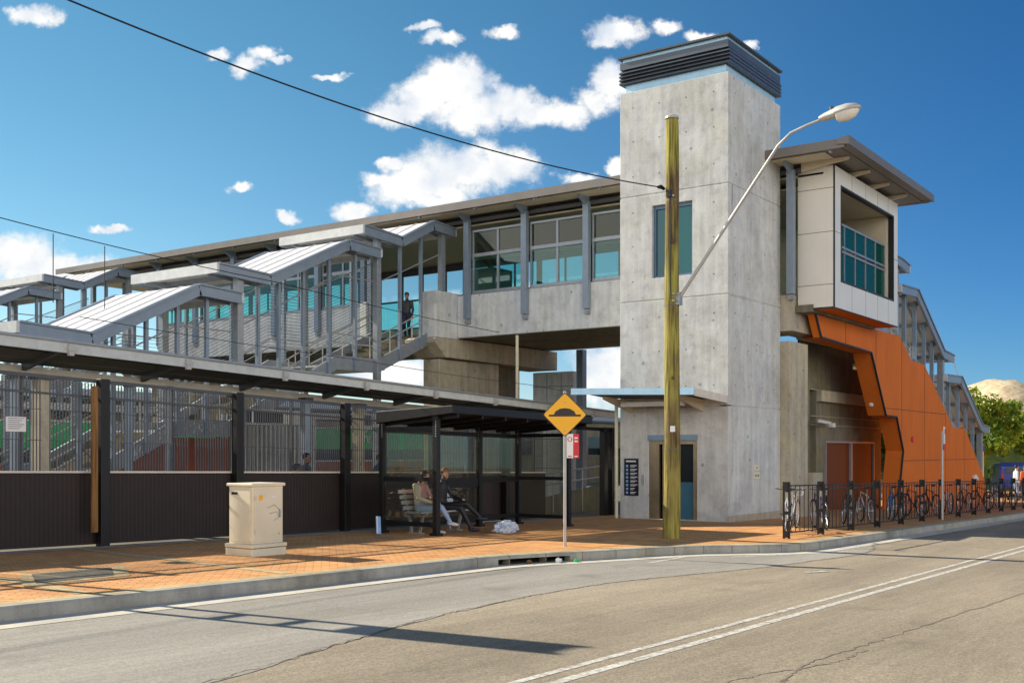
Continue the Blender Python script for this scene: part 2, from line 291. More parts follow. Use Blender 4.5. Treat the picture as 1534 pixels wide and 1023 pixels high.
MT['signwhite'] = plain('white sign film', (0.8, 0.8, 0.78), 0.4, 0, 0.04, 3)
MT['navy'] = plain('navy sign', (0.012, 0.015, 0.035), 0.35, 0, 0.1, 3)
MT['cream'] = plain('cream painted steel', (0.76, 0.70, 0.53), 0.5, 0, 0.07, 3)
MT['aluminium'] = plain('aluminium', (0.62, 0.64, 0.66), 0.35, 0.6, 0.08, 4)
MT['galv'] = plain('light galvanised tube', (0.44, 0.44, 0.43), 0.45, 0.4, 0.1, 6)
MT['lampbody'] = plain('pale lamp housing', (0.50, 0.49, 0.46), 0.4, 0.1, 0.08, 6)
MT['lens'] = plain('frosted lamp bowl', (0.75, 0.73, 0.66), 0.25, 0, 0.05, 6)
MT['green'] = plain('green hoarding', (0.02, 0.62, 0.18), 0.5, 0, 0.08, 0.6)
MT['orangeband'] = plain('orange hoarding base', (0.62, 0.17, 0.03), 0.5, 0, 0.08, 0.6)
MT['rubber'] = plain('black rubber', (0.018, 0.018, 0.018), 0.75, 0, 0.1, 8)
MT['wire'] = plain('black cable', (0.01, 0.01, 0.012), 0.6, 0, 0.1, 4)
MT['cablemetal'] = plain('dull contact wire', (0.10, 0.11, 0.12), 0.5, 0.5, 0.1, 4)
MT['tealglass'] = glass('green tinted glass', (0.55, 0.86, 0.80), 0.06)
MT['darkglass'] = glass('dark upper glass', (0.60, 0.62, 0.54), 0.05)
MT['clearglass'] = glass('clear upper glass', (0.88, 0.92, 0.90), 0.05)
MT['shelterglass'] = glass('shelter glass', (0.86, 0.87, 0.83), 0.06, body=(0.3, 0.29, 0.25), bodymix=0.04)
MT['towerglass'] = glass('tower window glass', (0.05, 0.24, 0.27), 0.05, body=(0.002, 0.19, 0.21), bodymix=0.85)
MT['bluedarkglass'] = glass('dark blue window glass', (0.03, 0.06, 0.12), 0.06, body=(0.003, 0.13, 0.16), bodymix=0.85)
MT['podglass'] = glass('bay window glass', (0.06, 0.35, 0.28), 0.05, body=(0.006, 0.13, 0.11), bodymix=0.5)
MT['screen'] = plain('display screen', (0.02, 0.025, 0.03), 0.15, 0, 0.05, 3)
MT['bluedoor'] = plain('blue door glass', (0.07, 0.19, 0.28), 0.2, 0.1, 0.08, 3)
MT['blueframe'] = plain('blue frame', (0.10, 0.16, 0.26), 0.4, 0.2, 0.08, 3)
MT['lintelblue'] = plain('blue lintel', (0.22, 0.32, 0.42), 0.4, 0.2, 0.08, 3)
MT['bronze'] = plain('stainless door frame', (0.42, 0.34, 0.22), 0.35, 0.7, 0.12, 3)
MT['vanblue'] = plain('blue van paint', (0.05, 0.09, 0.46), 0.3, 0.1, 0.04, 2, coat=0.5)
MT['ltblue'] = plain('light blue sheet', (0.30, 0.50, 0.75), 0.5, 0, 0.1, 8)
MT['bag'] = plain('white and blue plastic bag', (0.62, 0.68, 0.80), 0.3, 0, 0.35, 9)
MT['capbrown0'] = plain('dry brown litter', (.14, .08, .03), .8, 0, .3, 30)
MT['hill'] = plain('pale dry hillside', (0.52, 0.42, 0.27), .95, 0, .35, .12, fine=(.6, .25))
MT['bark'] = timber('bark', (0.11, 0.075, 0.05), (0.13, 0.10, 0.06))
MT['leaflight'] = leafmat('sunlit leaf', (0.10, 0.20, 0.018), (0.38, 0.42, 0.03), 0.5)
MT['leafdark'] = leafmat('dark leaf', (0.035, 0.075, 0.015), (0.09, 0.14, 0.02), 0.3)

# ---------------------------------------------------------------- mesh builder
def gz(x): return -SLOPE * x
ORG = {}
WHOLE = {'roof_seams', 'rivets', 'panel_rivets', 'lettering', 'mesh_screen', 'scrawl', 'ribs', 'wire_screen', 'bolt_row', 'crown', 'wall', 'sheeting', 'emblem', 'handrail', 'step_flight', 'hair'}
class MB:
    def __init__(s): s.bm = bmesh.new(); s.smooth = False
    def face(s, pts):
        vs = [s.bm.verts.new(p) for p in pts]
        try: return s.bm.faces.new(vs)
        except Exception: return None
    def box(s, x0, x1, y0, y1, z0, z1):
        v = [s.bm.verts.new((x, y, z)) for z in (z0, z1) for y in (y0, y1) for x in (x0, x1)]
        for f in ((0, 2, 3, 1), (4, 5, 7, 6), (0, 1, 5, 4), (2, 6, 7, 3), (0, 4, 6, 2), (1, 3, 7, 5)): s.bm.faces.new([v[i] for i in f])
        return s
    def bar(s, p, q, w, h=None, up=(0, 0, 1)):
        """rectangular bar from p to q; w across, h along 'up'"""
        h = w if h is None else h; p = Vector(p); q = Vector(q); d = (q - p).normalized(); u = Vector(up)
        if abs(d.dot(u)) > 0.999: u = Vector((0, 1, 0))
        r = d.cross(u).normalized(); u = r.cross(d).normalized(); r *= w / 2; u *= h / 2
        v = [s.bm.verts.new(c + a) for c in (p, q) for a in (-r - u, r - u, r + u, -r + u)]
        for f in ((3, 2, 1, 0), (4, 5, 6, 7), (0, 1, 5, 4), (1, 2, 6, 5), (2, 3, 7, 6), (3, 0, 4, 7)): s.bm.faces.new([v[i] for i in f])
        return s
    def tube(s, pts, r, n=8, closed=False):
        pts = [Vector(p) for p in pts]; R = r if isinstance(r, (list, tuple)) else [r] * len(pts); rings = []; prev = None; K = len(pts)
        for i, p in enumerate(pts):
            a = pts[(i - 1) % K] if (closed or i > 0) else p; b = pts[(i + 1) % K] if (closed or i < K - 1) else p
            d = (b - a).normalized()
            if prev is None:
                u = Vector((0, 0, 1)) if abs(d.z) < 0.9 else Vector((1, 0, 0)); u = d.cross(u).normalized()
            else: u = (prev - d * prev.dot(d)).normalized()
            prev = u; w = d.cross(u)
            rings.append([s.bm.verts.new(p + (u * cos(2 * pi * k / n) + w * sin(2 * pi * k / n)) * R[i]) for k in range(n)])
        m = K if closed else K - 1
        for i in range(m):
            A = rings[i]; B = rings[(i + 1) % K]
            for k in range(n): s.bm.faces.new((A[k], A[(k + 1) % n], B[(k + 1) % n], B[k]))
        if not closed: s.bm.faces.new(rings[0][::-1]); s.bm.faces.new(rings[-1])
        s.smooth = True; return s
    def prism(s, poly, axis, a, b):
        """extrude a 2D outline along axis ('x': (y,z), 'y': (x,z), 'z': (x,y)) from a to b"""
        def P(p, t): return {'x': (t, p[0], p[1]), 'y': (p[0], t, p[1]), 'z': (p[0], p[1], t)}[axis]
        A = [s.bm.verts.new(P(p, a)) for p in poly]; B = [s.bm.verts.new(P(p, b)) for p in poly]; n = len(poly)
        s.bm.faces.new(A); s.bm.faces.new(B[::-1])
        for i in range(n): s.bm.faces.new((A[i], B[i], B[(i + 1) % n], A[(i + 1) % n]))
        return s
    def ell(s, c, r, seg=12, rings=8, rot=None):
        M = Matrix.Translation(c) @ (rot.to_matrix().to_4x4() if rot else Matrix.Identity(4)) @ Matrix.Diagonal((*r, 1))
        bmesh.ops.create_uvsphere(s.bm, u_segments=seg, v_segments=rings, radius=1, matrix=M); s.smooth = True; return s
    def disc(s, c, nrm, r, t, n=20):
        c = Vector(c); nrm = Vector(nrm).normalized(); s.tube([c - nrm * t / 2, c + nrm * t / 2], r, n); return s
    def lathe(s, c, prof, n=16):
        rings = [[s.bm.verts.new((c[0] + r * cos(2 * pi * k / n), c[1] + r * sin(2 * pi * k / n), c[2] + z)) for k in range(n)] for r, z in prof]
        for A, B in zip(rings, rings[1:]):
            for k in range(n): s.bm.faces.new((A[k], A[(k + 1) % n], B[(k + 1) % n], B[k]))
        s.bm.faces.new(rings[0][::-1]); s.bm.faces.new(rings[-1]); s.smooth = True; return s
    def clusters(s):
        """faces grouped by far-apart pieces, so that each loose piece becomes a part of its own"""
        bm = s.bm; bm.verts.index_update(); seen = [-1] * len(bm.verts); isl = []
        bm.verts.ensure_lookup_table()
        for v in bm.verts:
            if seen[v.index] >= 0: continue
            st = [v]; seen[v.index] = len(isl); ids = []
            while st:
                w = st.pop(); ids.append(w.index)
                for e in w.link_edges:
                    o = e.other_vert(w)
                    if seen[o.index] < 0: seen[o.index] = len(isl); st.append(o)
            isl.append(ids)
        if not 1 < len(isl) <= 90: return None
        bb = []
        for ids in isl:
            P = [bm.verts[i].co for i in ids]; bb.append(([min(p[k] for p in P) for k in range(3)], [max(p[k] for p in P) for k in range(3)]))
        par = list(range(len(isl)))
        def root(i):
            while par[i] != i: i = par[i]
            return i
        for i in range(len(isl)):
            for j in range(i):
                g = sqrt(sum(max(0, bb[i][0][k] - bb[j][1][k], bb[j][0][k] - bb[i][1][k]) ** 2 for k in range(3)))
                sz = max(max(b[1][k] - b[0][k] for k in range(3)) for b in (bb[i], bb[j]))
                if g <= max(0.02, 0.5 * sz): par[root(i)] = root(j)
        rs = sorted(set(root(i) for i in range(len(isl))))
        if len(rs) < 2: return None
        out = []
        for r in rs:
            vs = set(i for q in range(len(isl)) if root(q) == r for i in isl[q]); out.append(vs)
        return out
    def build(s, name, mat, parent=None, bevel=0, loc=None, smooth=None, recalc=True):
        if parent is not None and name not in WHOLE:
            cl = s.clusters()
            if cl:
                first = None
                for vs in cl:
                    n = MB(); n.smooth = s.smooth; mp = {}
                    for f in s.bm.faces:
                        if f.verts[0].index in vs: n.bm.faces.new([mp.setdefault(v.index, None) or mp.__setitem__(v.index, n.bm.verts.new(v.co)) or mp[v.index] for v in f.verts])
                    o = n.build(name, mat, parent, bevel, None, smooth, recalc); first = first or o
                s.bm.free(); return first
        if recalc: bmesh.ops.recalc_face_normals(s.bm, faces=s.bm.faces)
        L = Vector((0, 0, 0))
        if parent is not None: L = ORG.get(parent.name, L)
        elif loc is not None: L = Vector(loc)
        if L.length > 0: bmesh.ops.translate(s.bm, verts=s.bm.verts, vec=-L)
        me = bpy.data.meshes.new(name); s.bm.to_mesh(me); s.bm.free()
        for mm in (mat if isinstance(mat, (list, tuple)) else [mat]): me.materials.append(MT[mm] if isinstance(mm, str) else mm)
        o = bpy.data.objects.new(name, me); COL.objects.link(o)
        sm = s.smooth if smooth is None else smooth
        if sm:
            me.polygons.foreach_set('use_smooth', [True] * len(me.polygons)); me.set_sharp_from_angle(angle=radians(38))
        if bevel:
            b = o.modifiers.new('bevel', 'BEVEL'); b.width = bevel; b.segments = 2; b.limit_method = 'ANGLE'; b.angle_limit = radians(40)
        if parent is not None: o.parent = parent; ORG[o.name] = L
        else: o.location = L; ORG[o.name] = L
        return o
def tag(o, label, cat, group=None, kind=None):
    if label: o['label'] = label
    if cat: o['category'] = cat
    if group: o['group'] = group
    if kind: o['kind'] = kind
    return o
def thing(name, loc, label, cat, group=None):
    o = bpy.data.objects.new(name, None); COL.objects.link(o); o.location = loc; o.empty_display_size = 0.3
    ORG[o.name] = Vector(loc); return tag(o, label, cat, group)
def structure(o): o['kind'] = 'structure'; return o
def copy_tree(o, parent=None):
    c = o.copy(); COL.objects.link(c)
    if parent is not None: c.parent = parent
    for ch in o.children: copy_tree(ch, c)
    return c
def bx(name, mat, parent, *boxes, bevel=0):
    m = MB()
    for b in boxes: m.box(*b)
    return m.build(name, mat, parent, bevel)
def lab(o, text): o['label'] = text; return o
def holewall(m, axis, d, t, us, zs, holes):
    """wall sheet of thickness t (towards +axis from d) spanning us x zs with rectangular holes (u0,u1,z0,z1); no inner faces"""
    U = sorted(set([us[0], us[1]] + [h[0] for h in holes] + [h[1] for h in holes])); Z = sorted(set([zs[0], zs[1]] + [h[2] for h in holes] + [h[3] for h in holes]))
    def solid(i, j):
        if i < 0 or j < 0 or i >= len(U) - 1 or j >= len(Z) - 1: return False
        uc = (U[i] + U[i + 1]) / 2; zc = (Z[j] + Z[j + 1]) / 2
        return not any(h[0] < uc < h[1] and h[2] < zc < h[3] for h in holes)
    def P(u, z, w): return (w, u, z) if axis == 'x' else (u, w, z)
    for i in range(len(U) - 1):
        for j in range(len(Z) - 1):
            if not solid(i, j): continue
            a, b, c, e = U[i], U[i + 1], Z[j], Z[j + 1]
            for w in (d, d + t): m.face([P(a, c, w), P(b, c, w), P(b, e, w), P(a, e, w)])
            if not solid(i - 1, j): m.face([P(a, c, d), P(a, e, d), P(a, e, d + t), P(a, c, d + t)])
            if not solid(i + 1, j): m.face([P(b, c, d), P(b, e, d), P(b, e, d + t), P(b, c, d + t)])
            if not solid(i, j - 1): m.face([P(a, c, d), P(b, c, d), P(b, c, d + t), P(a, c, d + t)])
            if not solid(i, j + 1): m.face([P(a, e, d), P(b, e, d), P(b, e, d + t), P(a, e, d + t)])
    bmesh.ops.remove_doubles(m.bm, verts=m.bm.verts, dist=1e-5)
    return m
# ================================================================ THE SETTING
def sheet(name, poly, dz, mat, kind='structure'):
    m = MB(); m.face([(x, y, gz(x) + dz) for x, y in poly]); bmesh.ops.triangulate(m.bm, faces=m.bm.faces[:])
    for f in m.bm.faces:
        f.normal_update()
        if f.normal.z < 0: f.normal_flip()
    o = m.build(name, mat, recalc=False); o['kind'] = kind; return o
def hill():
    m = MB(); n = 48
    fx, fy_ = cos(TH), sin(TH); rx, ry = sin(TH), -cos(TH)
    def h(R, D):
        z = 0
        for (cr, cd, w, t) in ((176, 400, 24, 29.5), (198, 404, 26, 27), (228, 410, 34, 24), (150, 412, 22, 14)): z = max(z, t * max(0, 1 - ((R - cr) / w) ** 2 - ((D - cd) / (w * 1.3)) ** 2) ** .5)
        return z + mnoise.noise(Vector((R * .22, D * .22, 0))) * 1.1 + mnoise.noise(Vector((R * .6, D * .6, 3))) * .5
    V = [[None] * (n + 1) for _ in range(n + 1)]
    for i in range(n + 1):
        for j in range(n + 1):
            R = 120 + 160 * i / n; D = 350 + 120 * j / n; X = -27.45 + fx * D + rx * R; Y = -12.45 + fy_ * D + ry * R
            V[i][j] = m.bm.verts.new((X, Y, -8 + h(R, D) + (6.5 if h(R, D) > 3 else 0)))
    for i in range(n):
        for j in range(n): m.bm.faces.new((V[i][j], V[i + 1][j], V[i + 1][j + 1], V[i][j + 1]))
    m.smooth = True; return structure(m.build('hill', 'hill'))
hill()
sheet('ground', [(-400, -400), (900, -400), (900, 900), (-400, 900)], -0.162, 'ground')
KERB = [(-60, -1.9), (-20, -1.9), (-14, -1.9), (-13.0, -1.95), (-12.0, -2.25), (-11.0, -2.6), (-10.0, -2.85), (-9.1, -3.15), (-8.4, -3.6), (-7.8, -4.1), (-7.2, -4.45), (-6.4, -4.62), (-5, -4.66), (0, -4.68), (10, -4.8), (40, -4.95), (90, -5.0)]
def smooth_line(pts, it=2):
    for _ in range(it):
        q = [pts[0]]
        for a, b in zip(pts, pts[1:]): q += [(a[0] * .75 + b[0] * .25, a[1] * .75 + b[1] * .25), (a[0] * .25 + b[0] * .75, a[1] * .25 + b[1] * .75)]
        q.append(pts[-1]); pts = q
    return pts
KS = smooth_line(KERB)
def off(line, d):
    out = []
    for i, p in enumerate(line):
        a = Vector(line[max(0, i - 1)]); b = Vector(line[min(len(line) - 1, i + 1)]); t = (b - a).normalized(); out.append((p[0] + t.y * d, p[1] - t.x * d))
    return out
def band(name, A, B, dz, mat):
    m = MB()
    va = [m.bm.verts.new((x, y, gz(x) + dz)) for x, y in A]; vb = [m.bm.verts.new((x, y, gz(x) + dz)) for x, y in B]
    for i in range(len(A) - 1):
        f = m.bm.faces.new((va[i], va[i + 1], vb[i + 1], vb[i])); f.normal_update()
        if f.normal.z < 0: f.normal_flip()
    return structure(m.build(name, mat, recalc=False))
sheet('road', [(-60, -30), (120, -30), (120, -2.5), (-60, -1.0)], -0.15, 'asphalt')
# repaved strip along the gutter with a ragged outer edge
rng = random.Random(3)
edge = [(-60, -6.6), (-30, -6.5), (-22.1, -6.05), (-20.5, -5.5), (-19.05, -5.1), (-17.5, -4.85), (-16.3, -4.7), (-15.06, -4.65), (-13.8, -4.72), (-12.6, -4.95), (-11.2, -5.3), (-9.2, -5.55), (-7.0, -5.75), (-5.3, -5.6), (-4.4, -5.25), (-4.0, -4.95)]
edge = smooth_line(edge, 3); edge = [(x + rng.uniform(-.05, .05), y + rng.uniform(-.035, .035)) for x, y in edge]
sheet('repaved_road_strip', edge + [(-4.0, -4.7), (-7, -4.3), (-9, -2.6), (-60, -1.2)], -0.146, 'patch')
def wiggle(name, pts, w, seed, dz=-0.1467, mat='crack'):
    r = random.Random(seed); P = smooth_line(pts, 4); P = [(x + r.uniform(-.03, .03), y + r.uniform(-.03, .03)) for x, y in P]
    W = [w * r.uniform(.35, 1.3) for _ in P]
    A = []; B = []
    for i, p in enumerate(P):
        a = Vector(P[max(0, i - 1)]); b = Vector(P[min(len(P) - 1, i + 1)]); t = (b - a).normalized(); A.append((p[0] + t.y * W[i], p[1] - t.x * W[i])); B.append((p[0] - t.y * W[i], p[1] + t.x * W[i]))
    return band(name, A, B, dz, mat)
wiggle('road_crack', [(-19.6, -9.3), (-18.7, -9.12), (-17.3, -9.23), (-14.9, -9.34), (-11.7, -9.52), (-4, -9.8)], 0.014, 1)
wiggle('road_crack', [(-20.5, -8.9), (-19.4, -9.0), (-18.4, -9.35), (-17.6, -9.3)], 0.012, 2)
wiggle('road_seam', [p for p in edge[8:-4:4]], 0.008, 6, -0.1437)
band('gutter', off(KS, 0.02), off(KS, 0.47), -0.142, 'gutter')
band('centre_line', [(-60, -7.67), (120, -7.67)], [(-60, -7.75), (120, -7.75)], -0.1472, 'line')
band('centre_line', [(-60, -7.90), (120, -7.90)], [(-60, -8.0), (120, -8.0)], -0.1472, 'line')
for (x0, y0, x1, y1, w) in [(-10.95, -6.24, -10.55, -6.44, 0.06), (-11.1, -3.6, -8.6, -3.42, 0.05), (-9.0, -4.15, -6.2, -5.35, 0.05)]:
    d = Vector((x1 - x0, y1 - y0)).normalized(); n = (-d.y * w, d.x * w)
    band('road_marking', [(x0 + n[0], y0 + n[1]), (x1 + n[0], y1 + n[1])], [(x0 - n[0], y0 - n[1]), (x1 - n[0], y1 - n[1])], -0.1425, 'line')
# footpath slab, paver bands and kerb
sheet('footpath', off(KS, -0.14) + [(90, 4.4), (-60, 4.4)], 0.0, 'paver')
sheet('platform', [(-120, 4.4), (90, 4.4), (90, 40), (-120, 40)], -0.002, 'platform')
band('paver_band', off(KS[:60], -0.15), off(KS[:60], -0.37), 0.004, 'creampaver')
for x in (-25.6, -22.6, -19.6, -16.6):
    sheet('paver_band', [(x - .1, 4.3), (x + .1, 4.3), (x - .55, -1.5), (x - .75, -1.5)], 0.0045, 'creampaver')
sheet('fence_footing', [(-60, 4.05), (-2, 4.05), (-2, 4.39), (-60, 4.39)], 0.006, 'kerb')
def kerb():
    """kerb stones with open joints and a drain inlet left out under its lintel"""
    m = MB(); a = [Vector(p) for p in KS]; dense = []
    for p, q in zip(a, a[1:]):
        n = max(1, int((q - p).length / 0.3))
        for k in range(n): dense.append(p.lerp(q, k / n))
    dense.append(a[-1]); dense = [tuple(p) for p in dense]; inn = off(dense, -0.16); run = 0; start = 0
    def stone(i0, i1, z0, front=0.0):
        prof = lambda o, i: [(o[i][0], o[i][1], gz(o[i][0]) + z0), (o[i][0], o[i][1], gz(o[i][0]) - 0.03), (o[i][0] * .85 + i_[i][0] * .15, o[i][1] * .85 + i_[i][1] * .15, gz(o[i][0]) + 0.004), (i_[i][0], i_[i][1], gz(o[i][0]) + 0.004), (i_[i][0], i_[i][1], gz(o[i][0]) + z0)]
        i_ = inn; rings = [[m.bm.verts.new(c) for c in prof(dense, i)] for i in range(i0, i1 + 1)]
        for A, B in zip(rings, rings[1:]):
            for k in range(5): m.bm.faces.new((A[k], A[(k + 1) % 5], B[(k + 1) % 5], B[k]))
        m.bm.faces.new(rings[0][::-1]); m.bm.faces.new(rings[-1])
    i = 0
    while i < len(dense) - 1:
        j = i; L = 0
        inlet = -13.3 < dense[i][0] < -11.75
        while j < len(dense) - 1 and L < 2.4:
            L += (Vector(dense[j + 1]) - Vector(dense[j])).length; j += 1
            if not inlet and -13.3 < dense[j][0] < -11.9: break
            if inlet and dense[j][0] > -11.75: break
        # shrink the stone a little to leave the joint
        stone(i, j, -0.055 if inlet else -0.2)
        i = j
    return structure(m.build('kerb', 'kerb'))
kerb()
jm = MB()
for k in range(2, len(KS) - 2, 3):
    p = KS[k]; q = off(KS, -0.165)[k]; o_ = off(KS, 0.004)[k]
    jm.bar((o_[0], o_[1], gz(p[0]) - 0.07), (q[0], q[1], gz(p[0]) - 0.07), 0.014, 0.156)
structure(jm.build('kerb_joints', 'crack'))
# pit lid in the footpath
t = thing('pit_lid', (-19.2, 0.25, gz(-19.2)), 'rusty steel pit lid set in a pale frame in the brick footpath', 'pit lid')
m = MB(); m.prism([(-20.3, -0.35), (-18.75, -0.2), (-18.0, 1.0), (-19.6, 0.95)], 'z', 0, 0.008)
def tilt(mb): 
    for v in mb.bm.verts: v.co.z += gz(v.co.x)
    return mb
tilt(m).build('lid_frame', 'creampaver', t)
m = MB(); m.prism([(-20.05, -0.2), (-18.9, -0.07), (-18.3, 0.86), (-19.5, 0.82)], 'z', 0.009, 0.013); tilt(m).build('cover_plate', 'lid', t)

# ================================================================ LIFT TOWER
TW, TD = 3.66, 3.33
t = thing('lift_tower', (TW / 2, TD / 2, -0.05), 'tall square concrete lift tower with a louvred crown and a teal window', 'tower')
m = MB()
levels = [(-0.4, 3.12), (3.15, 6.12), (6.15, 9.10), (9.13, 12.1)]
for z0, z1 in levels:
    holes = []
    if z0 < 0: holes = [(0.92, 2.41, 0.02, 2.31)]
    if 6 < z0 < 7: holes = [(1.06, 2.30, 6.75, 8.78)]
    holewall(m, 'x', 0.0, 0.25, (0, TD), (z0, z1), holes)
    m.box(0.25, TW, 0.0, 0.25, z0, z1); m.box(0.25, TW, TD - 0.25, TD, z0, z1)
    m.box(TW - 0.25, TW, 0.25, TD - 0.25, z0, z1)
m.box(0.02, 0.248, 0.02, 0.9, 3.1, 3.17); m.box(0.02, TW - .02, 0.02, 0.24, 3.1, 3.17); m.box(0.02, 0.24, 0.9, TD - .02, 3.1, 3.17)
m.box(0.02, TW - .02, 0.02, 0.23, 6.1, 6.17); m.box(0.02, 0.23, 0.24, TD - .02, 6.1, 6.17); m.box(0.02, TW - .02, 0.02, 0.23, 9.08, 9.15); m.box(0.02, 0.23, 0.24, TD - .02, 9.08, 9.15)
m.build('tower_wall', 'concrete', t, bevel=0.012)
bx('base_plinth', 'pier', t, (-0.03, TW + .02, -0.03, -0.002, -0.4, 0.16))
# crown
m = MB(); m.box(0.12, TW - .12, 0.12, TD - .12, 12.1, 12.36); m.build('clerestory_strip', 'paleblue', t)
m = MB()
for k in range(4):
    z = 12.36 + k * 0.1
    m.prism([(-0.03, z), (TW + .03, z), (TW - .04, z + .075), (0.04, z + .075)], 'y', -0.03, TD + .03)
m.box(0.1, TW - .1, 0.1, TD - .1, 12.34, 12.76); m.build('louvre_band', 'louvre', t)
bx('parapet_band', 'louvre', t, (0, TW, 0, TD, 12.77, 12.97))
bx('roof_edge_strip', 'paleblue', t, (0.06, TW - .06, 0.06, TD - .06, 12.97, 13.08))
bx('roof_cap', 'darksteel', t, (-0.05, TW + .05, -0.05, TD + .05, 13.08, 13.13))
# window
w = bx('window_frame', 'blueframe', t, (0.10, 0.2, 1.062, 1.13, 6.752, 8.778), (0.10, 0.2, 2.23, 2.298, 6.752, 8.778), (0.10, 0.2, 1.13, 2.23, 6.752, 6.82), (0.10, 0.2, 1.13, 2.23, 8.68, 8.778), (0.09, 0.2, 1.64, 1.70, 6.82, 8.68))
bx('window_pane', 'towerglass', w, (0.15, 0.17, 1.13, 1.64, 6.82, 8.68)); bx('window_pane', 'bluedarkglass', w, (0.15, 0.17, 1.70, 2.23, 6.82, 8.68))
m = MB()
for z0 in (3.15, 6.15, 9.13):
    for dz in (.55, 1.55, 2.5):
        for k in range(4):
            y = .42 + .83 * k; x = .45 + .92 * k
            if not (6 < z0 < 7 and .9 < y < 2.45): m.disc((-.0005, y, z0 + dz), (1, 0, 0), .021, .004, 8)
            m.disc((x, -.0005, z0 + dz), (0, 1, 0), .021, .004, 8)
m.build('tie_hole', 'darkconcrete', t)
# lift door
d = bx('door_frame', 'bronze', t, (0.02, 0.2, 0.92, 1.04, 0.02, 2.31), (0.02, 0.2, 2.28, 2.41, 0.02, 2.31), (0.02, 0.2, 1.04, 2.28, 2.1, 2.2), (0.05, 0.16, 1.93, 2.0, 0.02, 2.1), (0.02, 0.1, 2.09, 2.28, 0.02, 2.1))
bx('door_lintel', 'lintelblue', t, (-0.03, 0.06, 0.90, 2.43, 2.2, 2.36))
bx('door_leaf', 'bluedoor', d, (0.13, 0.16, 1.04, 1.93, 0.02, 1.05))
bx('door_leaf', 'screen', d, (0.13, 0.16, 1.04, 1.93, 1.05, 2.1))
bx('call_panel', 'aluminium', t, (-0.015, 0.01, 2.55, 2.63, 0.95, 1.25))
# entrance canopy over the lift door (sloped sheet on two tapered brackets)
cz = lambda x, y: 3.36 + 0.03 * (y - 0.1) + (-x) * 0.06
m = MB(); c = [(-1.95, 0.05), (-0.005, 0.05), (-0.005, 3.7), (-1.95, 3.7)]
m.face([(x, y, cz(x, y)) for x, y in c]); m.face([(x, y, cz(x, y) - 0.05) for x, y in c][::-1])
for i in range(4):
    a, b = c[i], c[(i + 1) % 4]; m.face([(a[0], a[1], cz(*a)), (a[0], a[1], cz(*a) - .05), (b[0], b[1], cz(*b) - .05), (b[0], b[1], cz(*b))])
cp = m.build('entrance_canopy', 'darksteel', t)
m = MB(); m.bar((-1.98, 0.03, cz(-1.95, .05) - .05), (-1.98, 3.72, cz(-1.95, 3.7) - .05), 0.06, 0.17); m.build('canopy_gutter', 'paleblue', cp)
m = MB(); m.bar((-1.95, 0.03, cz(-1.95, .05) - .06), (-0.01, 0.03, cz(0, .05) - .06), 0.03, 0.2); m.build('canopy_flashing', 'gutterbeam', cp)
for y in (0.75, 2.95):
    m = MB(); m.prism([(-0.004, 2.98), (-0.004, 3.3), (-1.55, 3.4), (-1.55, 3.32)], 'y', y - .04, y + .04); m.build('canopy_bracket', 'soffit', cp)
m = MB(); m.box(-0.9, -0.75, 0.9, 2.8, 3.13, 3.25); m.build('canopy_light', 'signwhite', cp)
# ---- plates and signs on the tower
t2 = thing('information_sign', (-0.01, 2.95, 1.17), 'dark navy lift information board with rows of pale lettering on the concrete tower', 'sign')
bx('board', 'navy', t2, (-0.03, -0.003, 2.73, 3.18, 0.65, 1.70))
m = MB(); rr = random.Random(5)
m.box(-0.034, -0.0305, 2.80, 3.12, 1.60, 1.645)
for k in range(8):
    z = 1.50 - k * 0.108; ln = rr.uniform(.14, .24); m.box(-0.034, -0.0305, 2.98 - ln, 2.98, z - .012, z + .012); m.box(-0.034, -0.0305, 2.98 - ln * .7, 2.98, z - .045, z - .028)
m.build('lettering', 'signwhite', t2)
m = MB()
for k in range(8): z = 1.49 - k * 0.108; m.box(-0.034, -0.0305, 3.05, 3.12, z - .035, z + .03)
m.build('pictogram', 'ltblue', t2)
t2 = thing('wall_plate', (1.85, -0.01, 1.3), 'pair of small cream socket plates on the street face of the tower', 'wall plate')
bx('upper_plate', 'cream', t2, (1.66, 2.06, -0.03, -0.003, 1.36, 1.52)); bx('lower_plate', 'cream', t2, (1.66, 2.06, -0.035, -0.003, 1.12, 1.33))
m = MB(); m.box(1.83, 1.89, -0.034, -0.0305, 1.42, 1.46); m.box(1.74, 1.82, -0.039, -0.0355, 1.19, 1.25); m.box(1.9, 1.98, -0.039, -0.0355, 1.19, 1.25); m.build('socket', 'darksteel', t2)
m = MB(); m.tube([(-0.06, 3.42, 0), (-0.06, 3.42, 3.3)], 0.05, 10)
for z in (0.5, 1.7, 2.9): m.box(-0.12, 0, 3.39, 3.45, z, z + .04)
tag(m.build('downpipe', 'cream', loc=(-0.06, 3.42, 0)), 'slim cream downpipe standing at the left edge of the lift tower', 'downpipe')

# ================================================================ FOOTBRIDGE
BX0, BX1, BY0, BY1 = 3.66, 9.9, -0.5, 35.2
t = thing('footbridge', (6.8, 12, 5.97), 'long covered concrete footbridge with teal glazing and a dark flat roof over the tracks', 'footbridge')
m = MB()
